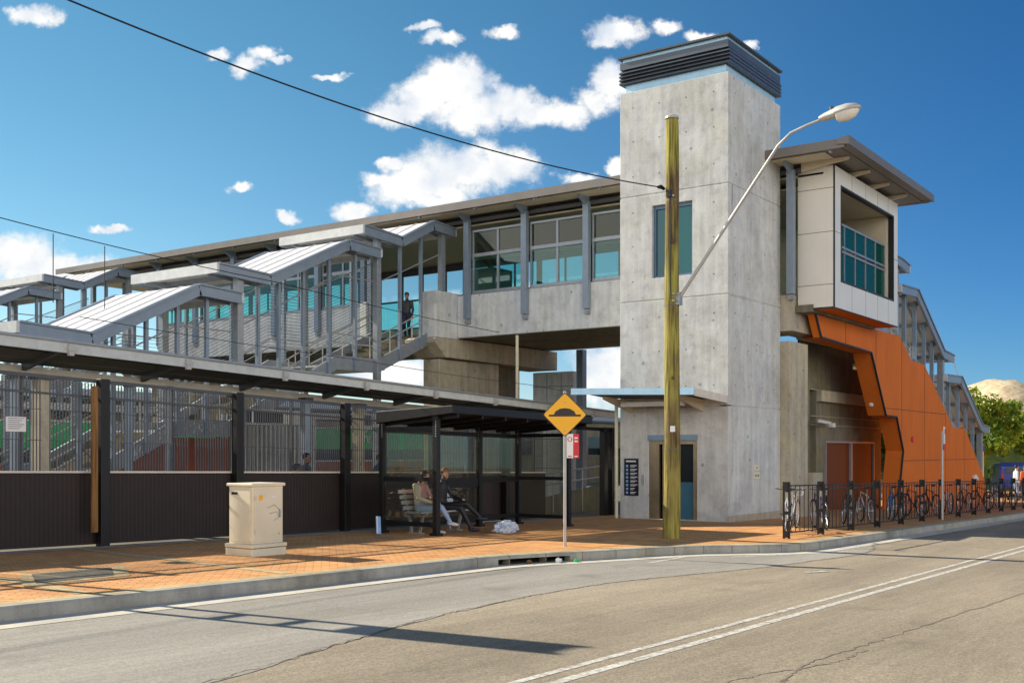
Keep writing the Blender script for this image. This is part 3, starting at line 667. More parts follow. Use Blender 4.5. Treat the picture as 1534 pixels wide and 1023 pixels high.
# near girder in three runs (gap where the platform stairs open), far girder, deck
for (a, b) in ((3.34, 12.159), (16.0, 28.9), (33.6, BY1)): m.box(BX0, BX0 + 0.22, a, b, 5.97, 7.48)
m.build('girder', 'girder', t, bevel=0.015)
bx('far_girder', 'girder', t, (BX1 - .22, BX1, -0.5, BY1, 5.97, 7.3))
bx('deck', 'darkconcrete', t, (BX0 + .221, BX1 - .221, -0.9, BY1, 5.99, 6.2), (BX0, BX0 + .22, 12.16, 15.99, 5.97, 6.19), (BX0, BX0 + .22, 28.91, 33.59, 5.97, 6.19))
bx('end_block', 'girder', t, (2.5, BX0 + .1, 12.16, 12.95, 5.92, 7.56), (3.0, 3.655, 16.0, 16.3, 5.92, 7.5), bevel=0.015)
bx('street_end_beam', 'pier', t, (3.67, 5.7, -0.37, 0.3, 5.45, 6.5), (5.7, 9.9, -0.3, 0.3, 5.4, 5.968))
# crossheads and piers
def crosshead(y, bev=0.55):
    m = MB(); m.prism([(2.46, 5.88), (2.46, 5.75), (3.06, 5.25), (9.2, 5.2), (10.3, 5.2), (10.3, 5.95), (2.6, 5.95)], 'y', y, y + 1.4); return m.build('crosshead', 'pier', t, bevel=0.02)
crosshead(12.2); crosshead(29.5)
bx('pier', 'pier', t, (3.0, 6.6, 12.45, 13.2, -0.3, 5.2), bevel=0.03); bx('pier', 'pier', t, (4.2, 7.6, 29.8, 30.5, -0.3, 5.2))
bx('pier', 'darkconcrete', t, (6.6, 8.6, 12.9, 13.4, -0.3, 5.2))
bx('pier', 'pier', t, (3.67, 5.12, -0.3, 0.35, -0.4, 5.15), bevel=0.02)
m = MB(); m.box(9.92, 10.22, 10.75, 11.05, -0.3, 5.96); m.build('pier', 'bluesteel', t)
m = MB()
for y in (7.55, 8.2, 8.85, 9.1): pass
m.box(10.3, 10.55, 11.45, 13.4, -0.3, 5.15); m.build('panel_wall', 'girder', t)
m = MB()
for z in (1.2, 2.4, 3.6, 4.55): m.box(10.285, 10.299, 11.45, 13.4, z, z + .02)
for y in (12.0, 12.7): m.box(10.285, 10.299, y, y + .015, -0.2, 5.1)
m.build('panel_joint', 'darksteel', t)
m = MB(); m.tube([(3.6, 9.48, 3.62), (3.6, 9.48, 5.9)], 0.055, 8); m.build('drain_pipe', 'cream', t)
# columns outside the girder
ys = [11.62, 9.13, 6.64, 4.15] + [16.62 + 2.49 * k for k in range(8)] + [-0.37]
for y in ys:
    zb = 6.6 if y > 0 else 6.5
    m = MB(); m.box(BX0 - .2, BX0 - .02, y - .11, y + .11, zb, 10.12)
    m.prism([(BX0 - .02, 10.12), (BX0 - .02, 10.3), (BX0 - .62, 10.3), (BX0 - .62, 10.22), (BX0 - .2, 10.02)], 'y', y - .05, y + .05)
    cl = m.build('column', 'bluesteel', t, bevel=0.006)
    m = MB(); m.box(BX0 - .16, BX0 - .003, y - .08, y + .08, zb - .16, zb - .02); m.tube([(BX0 - .2, y - .04, zb - .09), (BX0 - .0, y - .04, zb - .09)], 0.02, 6); m.build('column_foot', 'steel', cl)
# glazing between the columns on the near side
def bay(y0, y1, mid=True):
    f = MB()
    X0, X1 = BX0 + .03, BX0 + .1
    for z0, z1 in ((7.49, 7.60), (8.80, 8.92), (9.68, 9.75)): f.box(X0 - .03, X1, y0, y1, z0, z1)
    vs = [y0, y1 - .06] + ([(y0 + y1) / 2 - .04] if mid else [])
    for v in vs: f.box(X0 - .01, X1 - .005, v, v + (.08 if v == vs[-1] and mid else .06), 7.6, 9.68)
    fr = f.build('window_frame', 'steel', t)
    bx('lower_pane', 'tealglass', fr, (X0 + .02, X0 + .035, y0 + .06, y1 - .06, 7.6, 8.8))
    bx('upper_pane', 'darkglass', fr, (X0 + .02, X0 + .035, y0 + .06, y1 - .06, 8.92, 9.68))
for a, b in ((9.26, 11.48), (6.77, 8.99), (4.28, 6.5)): bay(a, b)
bay(3.36, 4.02, False)
for k in range(7):
    if not (28 < 16.75 + 2.49 * k < 33): bay(16.75 + 2.49 * k, 18.97 + 2.49 * k)
bx('head_beam', 'darksteel', t, (BX0 - .02, BX0 + .14, 3.4, BY1, 10.05, 10.17), (BX0 - .02, BX0 + .14, -0.6, 0, 10.05, 10.17), (BX1 - .14, BX1, -0.6, BY1, 9.752, 9.978))
# far side glazing
f = MB(); yy = 0.2
vs = [0.2 + 2.49 * k for k in range(15)]
for z0, z1 in ((7.3, 7.38), (8.55, 8.62), (9.68, 9.75)): f.box(BX1 - .12, BX1 - .04, -0.4, BY1, z0, z1)
for v in vs:
    f.box(BX1 - .13, BX1 - .03, v, v + .22, 7.38, 9.68); f.box(BX1 - .12, BX1 - .05, v + 1.3, v + 1.36, 7.38, 9.68)
fr = f.build('far_window_frame', 'darksteel', t)
for v in vs[:-1]: bx('far_lower_pane', 'tealglass', fr, (BX1 - .09, BX1 - .075, v + .22, v + 2.49, 7.38, 8.55)); bx('far_upper_pane', 'clearglass', fr, (BX1 - .09, BX1 - .075, v + .22, v + 2.49, 8.62, 9.68))
# dark service cupboard seen through the second bay
bx('service_cupboard', 'roofgrey', t, (6.2, 7.4, 12.4, 13.9, 6.21, 8.9))
bx('ceiling', 'soffit', t, (BX0 + .3, BX1 - .1, -1.2, BY1, 9.98, 10.04), (BX0 - .75, BX0 - .03, -1.6, BY1 - .3, 10.3, 10.33))
# roof
rf = bx('roof', 'roofgrey', t, (2.72, 10.9, -2.1, BY1, 10.34, 10.48))
m = MB()   # tapered eaves
m.prism([(2.5, 10.52), (2.72, 10.5), (2.72, 10.34), (2.5, 10.26)], 'y', -2.3, BY1 + .3); m.prism([(10.9, 10.5), (11.1, 10.5), (11.1, 10.3), (10.9, 10.34)], 'y', -2.3, BY1 + .3)
m.prism([(-2.45, 10.56), (-2.1, 10.5), (-2.1, 10.36), (-2.45, 10.32)], 'x', 2.45, 11.15)
m.build('eave', 'roofgrey', rf)
m = MB()
for k in range(15): y = -1.9 + 2.49 * k; m.box(2.6, 2.72, y, y + .06, 10.2, 10.3)
m.build('eave_clip', 'steel', rf)
m = MB()
for x in (3.8, 5.7, 7.6, 9.5): m.prism([(-2.0, 10.33), (-0.6, 10.33), (-0.6, 10.08), (-2.0, 10.26)], 'x', x - .05, x + .05)
m.build('outrigger', 'soffit', rf)

# ================================================================ PROJECTING BAY at the street end
PX0, PX1, PYF, PYB, PZ0, PZ1 = 3.96, 10.17, -1.52, -0.42, 6.08, 10.2
t = thing('window_bay', (7, -1, PZ0), 'off white clad box bay with a deep window cantilevered over the footpath', 'window bay')
m = MB(); holewall(m, 'y', PYF, 0.22, (PX0, PX1), (PZ0, PZ1), [(4.53, 9.68, 6.9, 9.68)])
m.box(PX0, PX0 + .2, PYF + .221, PYB, PZ0, PZ1); m.box(PX1 - .2, PX1, PYF + .221, PYB, PZ0, PZ1)
m.build('cladding', 'white', t, bevel=0.006)
m = MB()
for z in (6.75, 8.28, 9.55): m.box(PX0 - .004, PX0 + .01, PYF + .02, PYB, z, z + .018)
for x in (5.5, 6.8, 8.0, 9.1): m.box(x, x + .015, PYF - .004, PYF + .01, PZ0 + .02, 6.88); m.box(x, x + .015, PYF - .004, PYF + .01, 9.72, PZ1)
m.box(PX0 + .02, 4.5, PYF - .004, PYF + .01, 8.28, 8.296); m.box(9.72, PX1 - .02, PYF - .004, PYF + .01, 8.28, 8.296)
m.build('panel_joint', 'roofgrey', t)
m = MB()
m.box(PX0 - .012, PX0 + .03, PYF - .012, PYF + .03, PZ0 - .02, PZ1); m.box(PX0 - .015, PX0 + .02, PYF + .03, PYB, PZ0 - .025, PZ0 + .02)
m.box(PX0 + .03, PX1, PYF - .01, PYF + .02, PZ0 - .02, PZ0 + .008)
for (a, b, c, d_) in ((4.50, 4.56, 6.87, 9.71), (9.65, 9.71, 6.87, 9.71), (4.56, 9.65, 6.87, 6.93), (4.56, 9.65, 9.65, 9.71)): m.box(a, b, PYF - .014, PYF + .16, c, d_)
m.build('edge_trim', 'trim', t)
bx('bay_ceiling', 'soffit', t, (4.2, 9.95, -1.28, 3.0, 9.72, 9.76)); bx('bay_reveal', 'soffit', t, (9.62, 9.68, -1.3, 2.5, 6.2, 9.7)); bx('bay_floor', 'orange', t, (PX0 + .02, PX1 - .02, PYF + .03, -0.5, PZ0 - .012, PZ0 + .05))
f = MB(); xs = [4.6 + 1.0 * k for k in range(6)]
for x in xs: f.box(x - .03, x + .03, -1.27, -1.20, 6.94, 8.75)
for z in (6.94, 8.02, 8.70): f.box(4.57, 9.63, -1.275, -1.195, z, z + .06)
f.box(4.57, 9.63, -1.275, -1.195, 7.88, 7.94)
fr = f.build('bay_window_frame', 'steel', t)
for k in range(5):
    bx('bay_pane', 'podglass', fr, (xs[k] + .03, xs[k + 1] - .03, -1.24, -1.225, 7.0, 7.88), (xs[k] + .03, xs[k + 1] - .03, -1.24, -1.225, 8.08, 8.70))
# narrow glazed slot beside the tower
m = MB(); m.box(3.66, 3.9, -0.26, -0.2, 7.5, 9.9); m.build('side_glazing', 'tealglass', t)

# ================================================================ ORANGE STAIR ENCLOSURE
t = thing('stair_cladding', (14, -1, gz(14)), 'burnt orange panelled wall stepping down under the street stairs', 'wall')
OUT = [(4.45, 6.05), (4.99, 5.34), (9.78, 5.23), (11.41, 3.16), (12.66, 3.14), (13.48, 1.92), (13.07, 0.72), (13.0, -0.6), (27.6, -0.7), (26.3, 0.61), (22.69, 2.88), (20.65, 2.9), (16.3, 5.24), (14.5, 5.28), (13.1, 6.05)]
OY = -0.75
m = MB(); m.prism(OUT, 'y', OY, OY + .24); m.build('cladding', 'orange', t)
m = MB()
for a, b in list(zip(OUT, OUT[1:]))[1:7]:
    m.face([(a[0] + .002, OY + .241, a[1]), (b[0] + .002, OY + .241, b[1]), (b[0] + .002, OY + .62, b[1]), (a[0] + .002, OY + .62, a[1])]); m.face([(a[0] + .03, OY + .241, a[1] + .03), (b[0] + .03, OY + .241, b[1] + .03), (b[0] + .03, OY + .62, b[1] + .03), (a[0] + .03, OY + .62, a[1] + .03)])
bmesh.ops.remove_doubles(m.bm, verts=m.bm.verts, dist=1e-4); m.build('reveal', 'orange', t)
m = MB(); path = OUT[:8]
for a, b in zip(path, path[1:]): m.bar((a[0], OY - .012, a[1]), (b[0], OY - .012, b[1]), 0.05, 0.06, up=(0, 1, 0))
m.build('edge_trim', 'trim', t)
m = MB()
for x, z0, z1 in ((7.2, 5.3, 6.0), (10.3, 4.7, 6.0), (13.3, 2.2, 6.0), (16.3, -.4, 5.15), (19.4, -.4, 3.5), (22.5, -.4, 2.8)): m.box(x, x + .022, OY - .006, OY + .01, z0, z1)
for z, x0, x1 in ((3.4, 11.3, 19.4), (1.55, 13.5, 24.6)): m.box(x0, x1, OY - .006, OY + .01, z, z + .022)
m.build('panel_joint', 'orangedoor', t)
m = MB(); r = random.Random(4)
for x in [4.9 + .62 * k for k in range(34)]:
    for z in (0.2, 1.5, 1.63, 3.35, 3.48, 5.0):
        if x > 13.6 and z < 5.2 - max(0, x - 16.3) * .54 - .2: m.box(x - .012, x + .012, OY - .004, OY + .01, z - .012, z + .012)
m.build('panel_rivets', 'orangedoor', t)
m = MB(); m.disc((14.6, OY - .03, 2.35), (0, 1, 0), 0.11, 0.06); m.build('red_lamp', 'signred', t)
m = MB(); m.tube([(24.0, OY - .006, .82), (24.25, OY - .006, .66), (24.5, OY - .006, .78), (24.8, OY - .006, .64), (25.1, OY - .006, .72)], [.03, .08, .1, .07, .02], 8); m.build('paint_splash', 'signwhite', t)
m = MB(); m.ell((11.15, OY + .42, 3.55), (.1, .1, .1)); m.tube([(11.25, OY + .42, 3.6), (11.15, OY + .42, 3.55)], .03, 6); m.build('dome_camera', 'signwhite', t)
# back wall of the undercroft with double doors
t = thing('undercroft_wall', (12.5, 1.1, gz(12.5)), 'shaded concrete wall with two dark orange doors beneath the stairs', 'wall')
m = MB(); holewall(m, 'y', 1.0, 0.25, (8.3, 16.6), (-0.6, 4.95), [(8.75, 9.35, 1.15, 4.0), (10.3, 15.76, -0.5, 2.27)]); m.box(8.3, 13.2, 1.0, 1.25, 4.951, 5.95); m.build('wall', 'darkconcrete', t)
m = MB()
for z in (4.0, 3.1, 2.8): m.box(8.8, 16.4, 0.96, 0.999, z, z + .02)
m.box(9.4, 16.4, 0.82, 0.998, 3.62, 4.0); m.build('ledge', 'pier', t)
bx('door_frame', 'steel', t, (10.3, 15.76, .99, 1.1, 2.2, 2.27), (10.3, 10.38, .99, 1.1, -.5, 2.2), (12.98, 13.14, .985, 1.1, -.5, 2.2), (15.68, 15.76, .99, 1.1, -.5, 2.2))
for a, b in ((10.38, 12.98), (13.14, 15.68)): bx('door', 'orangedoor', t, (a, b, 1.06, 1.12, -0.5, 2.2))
m = MB(); m.bar((8.0, .4, 2.9), (10.2, .8, 2.88), .08, .1); m.box(10.6, 10.9, .85, .998, 2.75, 2.9); m.build('strip_light', 'signwhite', t)
bx('low_wall', 'pier', t, (5.13, 5.95, -0.45, -0.2, -0.5, 1.25))
# ================================================================ COVERED STAIRS
def lerp(a, b, t): return a + (b - a) * t
def profz(pl, x):
    pl = sorted(pl)
    for (a, za), (b, zb) in zip(pl, pl[1:]):
        if a <= x <= b: return lerp(za, zb, (x - a) / (b - a) if b > a else 0)
    return pl[0][1] if x < pl[0][0] else pl[-1][1]
def covered_stair(name, loc, label, roofs, flights, y0, y1, posts, subposts, screen=True, graffiti=False, low=None):
    t = thing(name, loc, label, 'covered stairs', 'covered stairs off the footbridge')
    for pl in roofs:
        m = MB(); n = len(pl); up = [(x, z) for x, z in pl]; dn = [(x, z - .07) for x, z in pl][::-1]
        m.prism(up + dn, 'y', y0 + .02, y1 - .02); r = m.build('roof', 'rooftop', t)
        m = MB()
        for k in range(1, 5):
            yy = y0 + (y1 - y0) * k / 5
            for a, b in zip(pl, pl[1:]): m.bar((a[0], yy, a[1] + .012), (b[0], yy, b[1] + .012), .03, .03)
        m.build('roof_seams', 'rooftop', r)
        m = MB()
        for yy in (y0, y1):
            for a, b in zip(pl, pl[1:]): m.bar((a[0], yy, a[1] - .13), (b[0], yy, b[1] - .13), .09, .33)
            for a, b in zip(pl, pl[1:]): m.bar((a[0], yy + (-.06 if yy == y0 else .06), a[1] + .01), (b[0], yy + (-.06 if yy == y0 else .06), b[1] + .01), .07, .05)
        m.build('fascia', 'bluesteel', r)
        m = MB()
        for p, q in ((pl[0], pl[1]), (pl[-1], pl[-2])):
            s = 1 if p[0] > q[0] else -1
            m.box(min(p[0], p[0] + s * .08), max(p[0], p[0] + s * .08), y0 - .05, y1 + .05, p[1] - .26, p[1] + .02)
        m.build('end_gutter', 'fascia', r)
        m = MB()
        for a, b in zip(pl, pl[1:]):
            L = abs(a[0] - b[0]); k = max(1, int(L / 1.1))
            for i in range(k): x = lerp(a[0], b[0], (i + .5) / k); z = lerp(a[1], b[1], (i + .5) / k); m.box(x - .035, x + .035, y0 + .05, y1 - .05, z - .2, z - .075)
        for yy in (y0 + .5, y1 - .5):
            for a, b in zip(pl, pl[1:]): m.bar((a[0], yy, a[1] - .25), (b[0], yy, b[1] - .25), .06, .1)
        m.build('purlin', 'steel', r)
    ys0, ys1 = y0 + .35, y1 - .35
    line = []
    for f in flights: line += [p for p in f if p not in line]
    for yy in (ys0, ys1):
        m = MB(); up = [(x, z + .28) for x, z in line]; dn = [(x, z - .18) for x, z in line][::-1]; m.prism(up + dn, 'y', yy - .05, yy + .05); st = m.build('stringer', 'steel', t)
        if graffiti and yy == ys0:
            m = MB(); r = random.Random(8)
            for (gx, n) in ((-7.0, 3), (-7.7, 4), (-8.7, 3), (-9.6, 4), (-10.7, 3)):
                for k in range(n):
                    x = gx + k * .13; z = profz(line, x); pts = [(x + r.uniform(-.06, .06), yy - .055, z + r.uniform(-.1, .22)) for _ in range(4)]; m.tube(pts, .014, 4)
            m.build('graffiti', 'signwhite', st)
    for (a, b) in flights:
        m = MB(); dx = b[0] - a[0]; dz = b[1] - a[1]
        if abs(dz) < .05: m.box(min(a[0], b[0]), max(a[0], b[0]), ys0 + .06, ys1 - .06, a[1] - .14, a[1]); m.build('landing', 'girder', t)
        else:
            n = max(2, int(abs(dz) / .17)); 
            for i in range(n):
                x = a[0] + dx * i / n; x2 = a[0] + dx * (i + 1) / n; z = a[1] + dz * (i + 1) / n if dz < 0 else a[1] + dz * i / n
                m.box(min(x, x2), max(x, x2) + .02, ys0 + .06, ys1 - .06, z - .06, z); m.box(x - .015, x + .015, ys0 + .06, ys1 - .06, z, z + abs(dz) / n - .061)
            m.build('step_flight', 'platform', t)
    for (x, z0, z1, w) in posts:
        for yy in (ys0 - .14, ys1 + .14):
            m = MB(); m.box(x - w / 2, x + w / 2, yy - w / 2, yy + w / 2, z0, z1); m.build('post', 'steel', t, bevel=.006)
    for (x, w) in subposts:
        zt = max([profz(pl, x) for pl in roofs if min(p[0] for p in pl) <= x <= max(p[0] for p in pl)] or [profz(line, x) + 3]); zb = profz(line, x) - .15
        for yy in (ys0 - .09, ys1 + .09):
            m = MB(); m.box(x - w / 2, x + w / 2, yy - w / 2, yy + w / 2, zb, zt - .1); m.build('mullion', 'bluesteel', t)
    for yy in (ys0 + .14, ys1 - .14):
        m = MB()
        for h in (1.0, .72): m.tube([(x, yy, z + h) for x, z in line], .026, 8)
        m.tube([(x, yy - (.2 if yy < (ys0 + ys1) / 2 else -.2), z + 2.85) for x, z in line], .022, 6)
        for i in range(len(line) - 1):
            for k in range(3): x = lerp(line[i][0], line[i + 1][0], (k + .3) / 3); z = profz(line, x); m.tube([(x, yy, z), (x, yy, z + 1.0)], .02, 6)
        m.build('handrail', 'galv', t)
    if screen:
        m = MB(); xs = [p[0] for p in line]; lo, hi = min(xs), max(xs); zlo, zhi = min(p[1] for p in line), max(p[1] for p in line)
        segs = 46; z = 0.3
        for k in range(23):
            z = .35 + k * .11; pts = [(x, ys1 + .02, zz + z) for x, zz in line]
            for a, b in zip(pts, pts[1:]): m.bar(a, b, .008, .012)
        m.build('wire_screen', 'darksteel', t)
    if low:
        m = MB(); m.prism(low, 'y', ys0 + .0, ys0 + .04); m.build('infill_panel', 'brownwall', t)
    return t
R1 = [[(3.68, 9.90), (2.47, 9.98), (0.81, 9.14), (-1.06, 9.25)], [(-0.29, 8.58), (-1.75, 8.66), (-5.07, 7.10), (-7.0, 7.19)], [(-6.18, 6.44), (-7.67, 6.51), (-11.01, 4.87), (-12.95, 4.98)]]
FL = [((3.4, 6.2), (-0.05, 4.7)), ((-0.05, 4.7), (-2.0, 4.7)), ((-2.0, 4.7), (-6.35, 2.5)), ((-6.35, 2.5), (-8.2, 2.5)), ((-8.2, 2.5), (-12.7, 0.22))]
st1 = covered_stair('covered_stair', (-4, 14.2, 0.1), 'nearer covered stairs with white zigzag roofs descending from the footbridge behind the platform canopy', R1, FL, 12.3, 16.15,
    [(-0.2, 0, 9.1, .2), (-6.1, 0, 7.05, .22), (-12.4, 0.2, 4.8, .2), (3.2, 6.2, 9.85, .2)], [(1.0, .1), (2.1, .1), (-1.2, .1), (-2.4, .1), (-3.5, .1), (-4.5, .1), (-5.3, .08), (-7.2, .1), (-8.2, .1), (-9.2, .1), (-10.2, .1), (-11.2, .1)], graffiti=True,
    low=[(-6.3, 0), (-6.3, 2.28), (-8.25, 2.28), (-12.2, 0.2), (-12.2, 0)])
st2 = copy_tree(st1); st2.location.y += 17.75; st2.location.x -= 0.4
st2['label'] = 'farther covered stairs, smaller in view, at the far left end of the footbridge'
# street stairs: the same kind going up from the street, roofs step down to the right
R3 = [[(10.3, 9.05), (13.9, 8.98), (14.9, 8.86)], [(13.9, 8.02), (16.0, 8.10), (19.86, 6.06), (21.5, 5.95)], [(20.35, 5.08), (22.75, 5.14), (26.6, 3.13), (27.95, 3.03)]]
FL3 = [((9.9, 6.2), (13.0, 6.2)), ((13.0, 6.2), (14.7, 5.3)), ((14.7, 5.3), (16.4, 5.3)), ((16.4, 5.3), (20.6, 2.9)), ((20.6, 2.9), (22.7, 2.9)), ((22.7, 2.9), (27.6, -0.3))]
st3 = covered_stair('covered_stair', (18, 1, gz(18)), 'street stairs with stepped roofs rising behind the burnt orange wall', R3, FL3, -0.55, 2.6,
    [(13.95, 6.2, 8.9, .2), (20.3, 2.7, 5.95, .24), (27.2, -0.5, 3.0, .24)], [(15.2, .14), (16.6, .14), (17.9, .14), (19.1, .14), (21.7, .14), (23.3, .14), (24.7, .14), (26.0, .14)], screen=False)

# ================================================================ PLATFORM CANOPY along the fence
CZ = lambda x: 4.21 - 0.0355 * (x + 15.5)
CB = lambda x: 3.74 - 0.0290 * (x + 14.7)
CXA, CXB = -30.0, 8.6
YF, YK = 8.6, 10.05
t = thing('platform_canopy', (-12, 9.6, gz(-12)), 'long grey platform canopy with a pale fascia running behind the fence towards the lift tower', 'canopy')
m = MB()
def sect(x): return [(YF, CZ(x) + .03), (YK, CB(x) + .14), (YK + .9, CB(x) + .3), (YK + .9, CB(x) + .24), (YK, CB(x) + .07), (YF, CZ(x) - .04)]
A = [m.bm.verts.new((CXA, y, z)) for y, z in sect(CXA)]; B = [m.bm.verts.new((CXB, y, z)) for y, z in sect(CXB)]
m.bm.faces.new(A); m.bm.faces.new(B[::-1])
for i in range(6): m.bm.faces.new((A[i], B[i], B[(i + 1) % 6], A[(i + 1) % 6]))
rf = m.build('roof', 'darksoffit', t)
m = MB(); m.bar((CXA, YF - .05, CZ(CXA) - .09), (CXB, YF - .05, CZ(CXB) - .09), .1, .22); m.build('fascia', 'fascia', t)
m = MB(); m.bar((CXA, YF - .11, CZ(CXA) + .04), (CXB, YF - .11, CZ(CXB) + .04), .1, .05); m.build('gutter', 'steel', t)
m = MB(); m.bar((CXA, YK, CB(CXA) - .07), (CXB, YK, CB(CXB) - .07), .14, .16); m.build('gutter_beam', 'gutterbeam', t)
for k in range(13):
    x = -29.2 + 3 * k; m = MB(); m.bar((x, YF + .03, CZ(x) - .11), (x, YK - .08, CB(x) + .0), .09, .18); m.build('rafter', 'darksteel', t)
for f in (.3, .62):
    m = MB(); y = YF + (YK - YF) * f; m.bar((CXA, y, CZ(CXA) * (1 - f) + CB(CXA) * f - .05 + .1 * f), (CXB, y, CZ(CXB) * (1 - f) + CB(CXB) * f - .05 + .1 * f), .07, .09); m.build('purlin', 'darksteel', t)
for k in range(13):
    x = -29.1 + 3 * k; m = MB(); m.box(x, x + .12, YF - .18, YF - .1, CZ(x) - .26, CZ(x) - .02); m.box(x - .03, x + .15, YF - .2, YF - .181, CZ(x) - .16, CZ(x) - .08); m.build('fascia_bracket', 'lampbody', t)
for x in (-27, -19.5, -3.7, 1.6, 7.5):
    m = MB(); m.box(x - .11, x + .11, YK - .11, YK + .11, gz(x), CB(x) - .15); m.build('post', 'bluesteel', t, bevel=.008)
fl = thing('floodlight', (5.6, YF - .3, 3.5), 'white floodlight clipped to the canopy edge beside the lift', 'floodlight')
m = MB(); m.tube([(5.6, YF - .16, CZ(5.6) - .1), (5.6, YF - .32, CZ(5.6) - .14)], .03, 8); m.build('arm', 'steel', fl); m = MB(); m.ell((5.58, YF - .36, CZ(5.6) - .16), (.13, .13, .12)); m.build('lamp_housing', 'signwhite', fl)

# ================================================================ TRACKSIDE FENCE
t = thing('trackside_fence', (-12, 4.5, gz(-12)), 'dark brown ribbed sheet fence along the platform with a pale top rail', 'fence')
FX0, FX1 = -32, -2.0
m = MB(); x = FX0; k = 0; pts = []
while x < FX1:
    pts += [(x, 4.60), (x + .035, 4.60), (x + .042, 4.6025), (x + .077, 4.6025)]; x += .084
for a, b in zip(pts, pts[1:]): m.face([(a[0], a[1], gz(a[0]) + .03), (b[0], b[1], gz(b[0]) + .03), (b[0], b[1], gz(b[0]) + 1.27), (a[0], a[1], gz(a[0]) + 1.27)])
for a, b in zip(pts, pts[1:]): m.face([(a[0], a[1] + .03, gz(a[0]) + .03), (b[0], b[1] + .03, gz(b[0]) + .03), (b[0], b[1] + .03, gz(b[0]) + 1.27), (a[0], a[1] + .03, gz(a[0]) + 1.27)])
m.build('sheeting', 'fence', t, smooth=False, recalc=False)
m = MB(); m.bar((FX0, 4.615, gz(FX0) + 1.285), (FX1, 4.615, gz(FX1) + 1.285), .1, .035); m.build('top_rail', 'gutterbeam', t)
HZ = lambda x: 3.16 - .0335 * (x + 17.9)
m = MB(); m.bar((FX0, 4.56, HZ(FX0) + .02), (-2, 4.56, HZ(-2) + .02), .06, .06); m.build('head_rail', 'darksteel', t)
m = MB(); m.bar((FX0, 4.56, HZ(FX0) - .26), (-2, 4.56, HZ(-2) - .26), .04, .04); m.build('head_rail', 'darksteel', t)
for k in range(9):
    x = -27.97 + 3 * k; m = MB(); m.box(x - .09, x + .09, 4.41, 4.57, gz(x), HZ(x) + .06); m.build('post', 'black', t, bevel=.008)
for x in (1.05, 1.5):
    m = MB(); m.box(x - .1, x + .1, 4.41, 4.59, gz(x), 2.62); m.build('gate_post', 'black', t, bevel=.008)
m = MB(); m.bar((-2, 4.5, 2.6), (1.6, 4.5, 2.55), .08, .1); m.build('gate_lintel', 'black', t)
for k in range(10):
    x = -29.4 + 3 * k; m = MB(); m.box(x - .02, x + .02, 4.64, 4.68, gz(x) + .9, HZ(x)); m.build('mesh_stanchion', 'darksteel', t)
for k in range(8):
    x0 = -25.9 + 3 * k; m = MB()
    for j in range(48): x = x0 + .06 * j; m.box(x - .009, x + .009, 4.6, 4.612, gz(x) + 1.3, HZ(x) - .02)
    for h in (.33, .66): m.bar((x0, 4.606, lerp(gz(x0) + 1.3, HZ(x0), h)), (x0 + 2.85, 4.606, lerp(gz(x0 + 2.85) + 1.3, HZ(x0 + 2.85), h)), .006, .012)
    m.build('mesh_screen', 'darksteel', t)
m = MB(); m.box(-16.27, -16.16, 4.34, 4.40, gz(-16.2) + .25, 3.02); o = tag(m.build('timber_post', 'orangetimber', loc=(-16.2, 4.4, .5), bevel=.01), 'orange treated timber post fixed upright against the dark fence', 'post')
t2 = thing('paper_notice', (-17.62, 4.38, 2.27), 'white paper notice hung above the fence at far left', 'notice')
bx('sheet', 'signwhite', t2, (-17.8, -17.46, 4.38, 4.39, 2.22, 2.46)); m = MB()
for k in range(6): m.box(-17.77, -17.49 - .04 * (k % 3), 4.376, 4.3785, 2.43 - k * .033, 2.438 - k * .033)
m.build('lettering', 'darksteel', t2)
m = MB(); m.tube([(-17.63, 4.385, 2.46), (-17.63, 4.385, 3.0)], .004, 4); m.tube([(-17.63, 4.385, 2.24), (-17.63, 4.385, 1.6)], .004, 4); m.build('hanger', 'darksteel', t2)

# ================================================================ ON THE PLATFORM
def column(x, y, h, w, mat, label, name='platform_column'):
    c = thing(name, (x, y, gz(x)), label, 'column')
    m = MB(); m.box(x - w / 2, x + w / 2, y - w / 2, y + w / 2, gz(x), h); m.build('shaft', mat, c, bevel=.008); bx('base_plate', 'steel', c, (x - w * .8, x + w * .8, y - w * .8, y + w * .8, gz(x), gz(x) + .03)); bx('cap_plate', 'darksteel', c, (x - w * .7, x + w * .7, y - w * .7, y + w * .7, h, h + .08))
    return c
column(-13.95, 9.7, 3.45, .28, 'pier', 'sunlit concrete column behind the fence near the left edge')
column(-14.4, 9.9, 3.45, .2, 'bluesteel', 'blue grey steel column just left of the sunlit concrete one')
column(-11.75, 9.7, 3.4, .14, 'bluesteel', 'thin blue grey column behind the fence beside the timber post')
column(-10.5, 9.9, 3.4, .12, 'steel', 'thin galvanised column standing in front of the graffitied stringer')
column(-6.0, 9.85, 3.3, .22, 'bluesteel', 'blue grey column right of the larger display screen')
column(-3.95, 9.8, 3.2, .24, 'pier', 'pale column behind the fence beside the bus shelter')
def display(x0, x1, y, label):
    d = thing('display_screen', ((x0 + x1) / 2, y, 2.6), label, 'display'); w = x1 - x0
    bx('housing', 'lampbody', d, (x0, x1, y - .14, y + .14, 2.60, 3.02), bevel=.02); bx('screen', 'screen', d, (x0 + .04, x0 + w * .62, y - .149, y - .1415, 2.66, 2.97)); bx('side_screen', 'screen', d, (x0 - .009, x0 - .001, y - .11, y + .11, 2.66, 2.97))
    m = MB(); m.box(x0 + w / 2 - .03, x0 + w / 2 + .03, y - .03, y + .03, 3.02, CB(x0) - .14); m.build('hanger', 'steel', d)
    for k in range(4):
        m = MB(); m.disc((x0 + w * .72 + (k % 2) * .14, y - .143, 2.74 + (k // 2) * .16), (0, 1, 0), .03, .006, 10); m.build('speaker', 'darksteel', d)
    return d
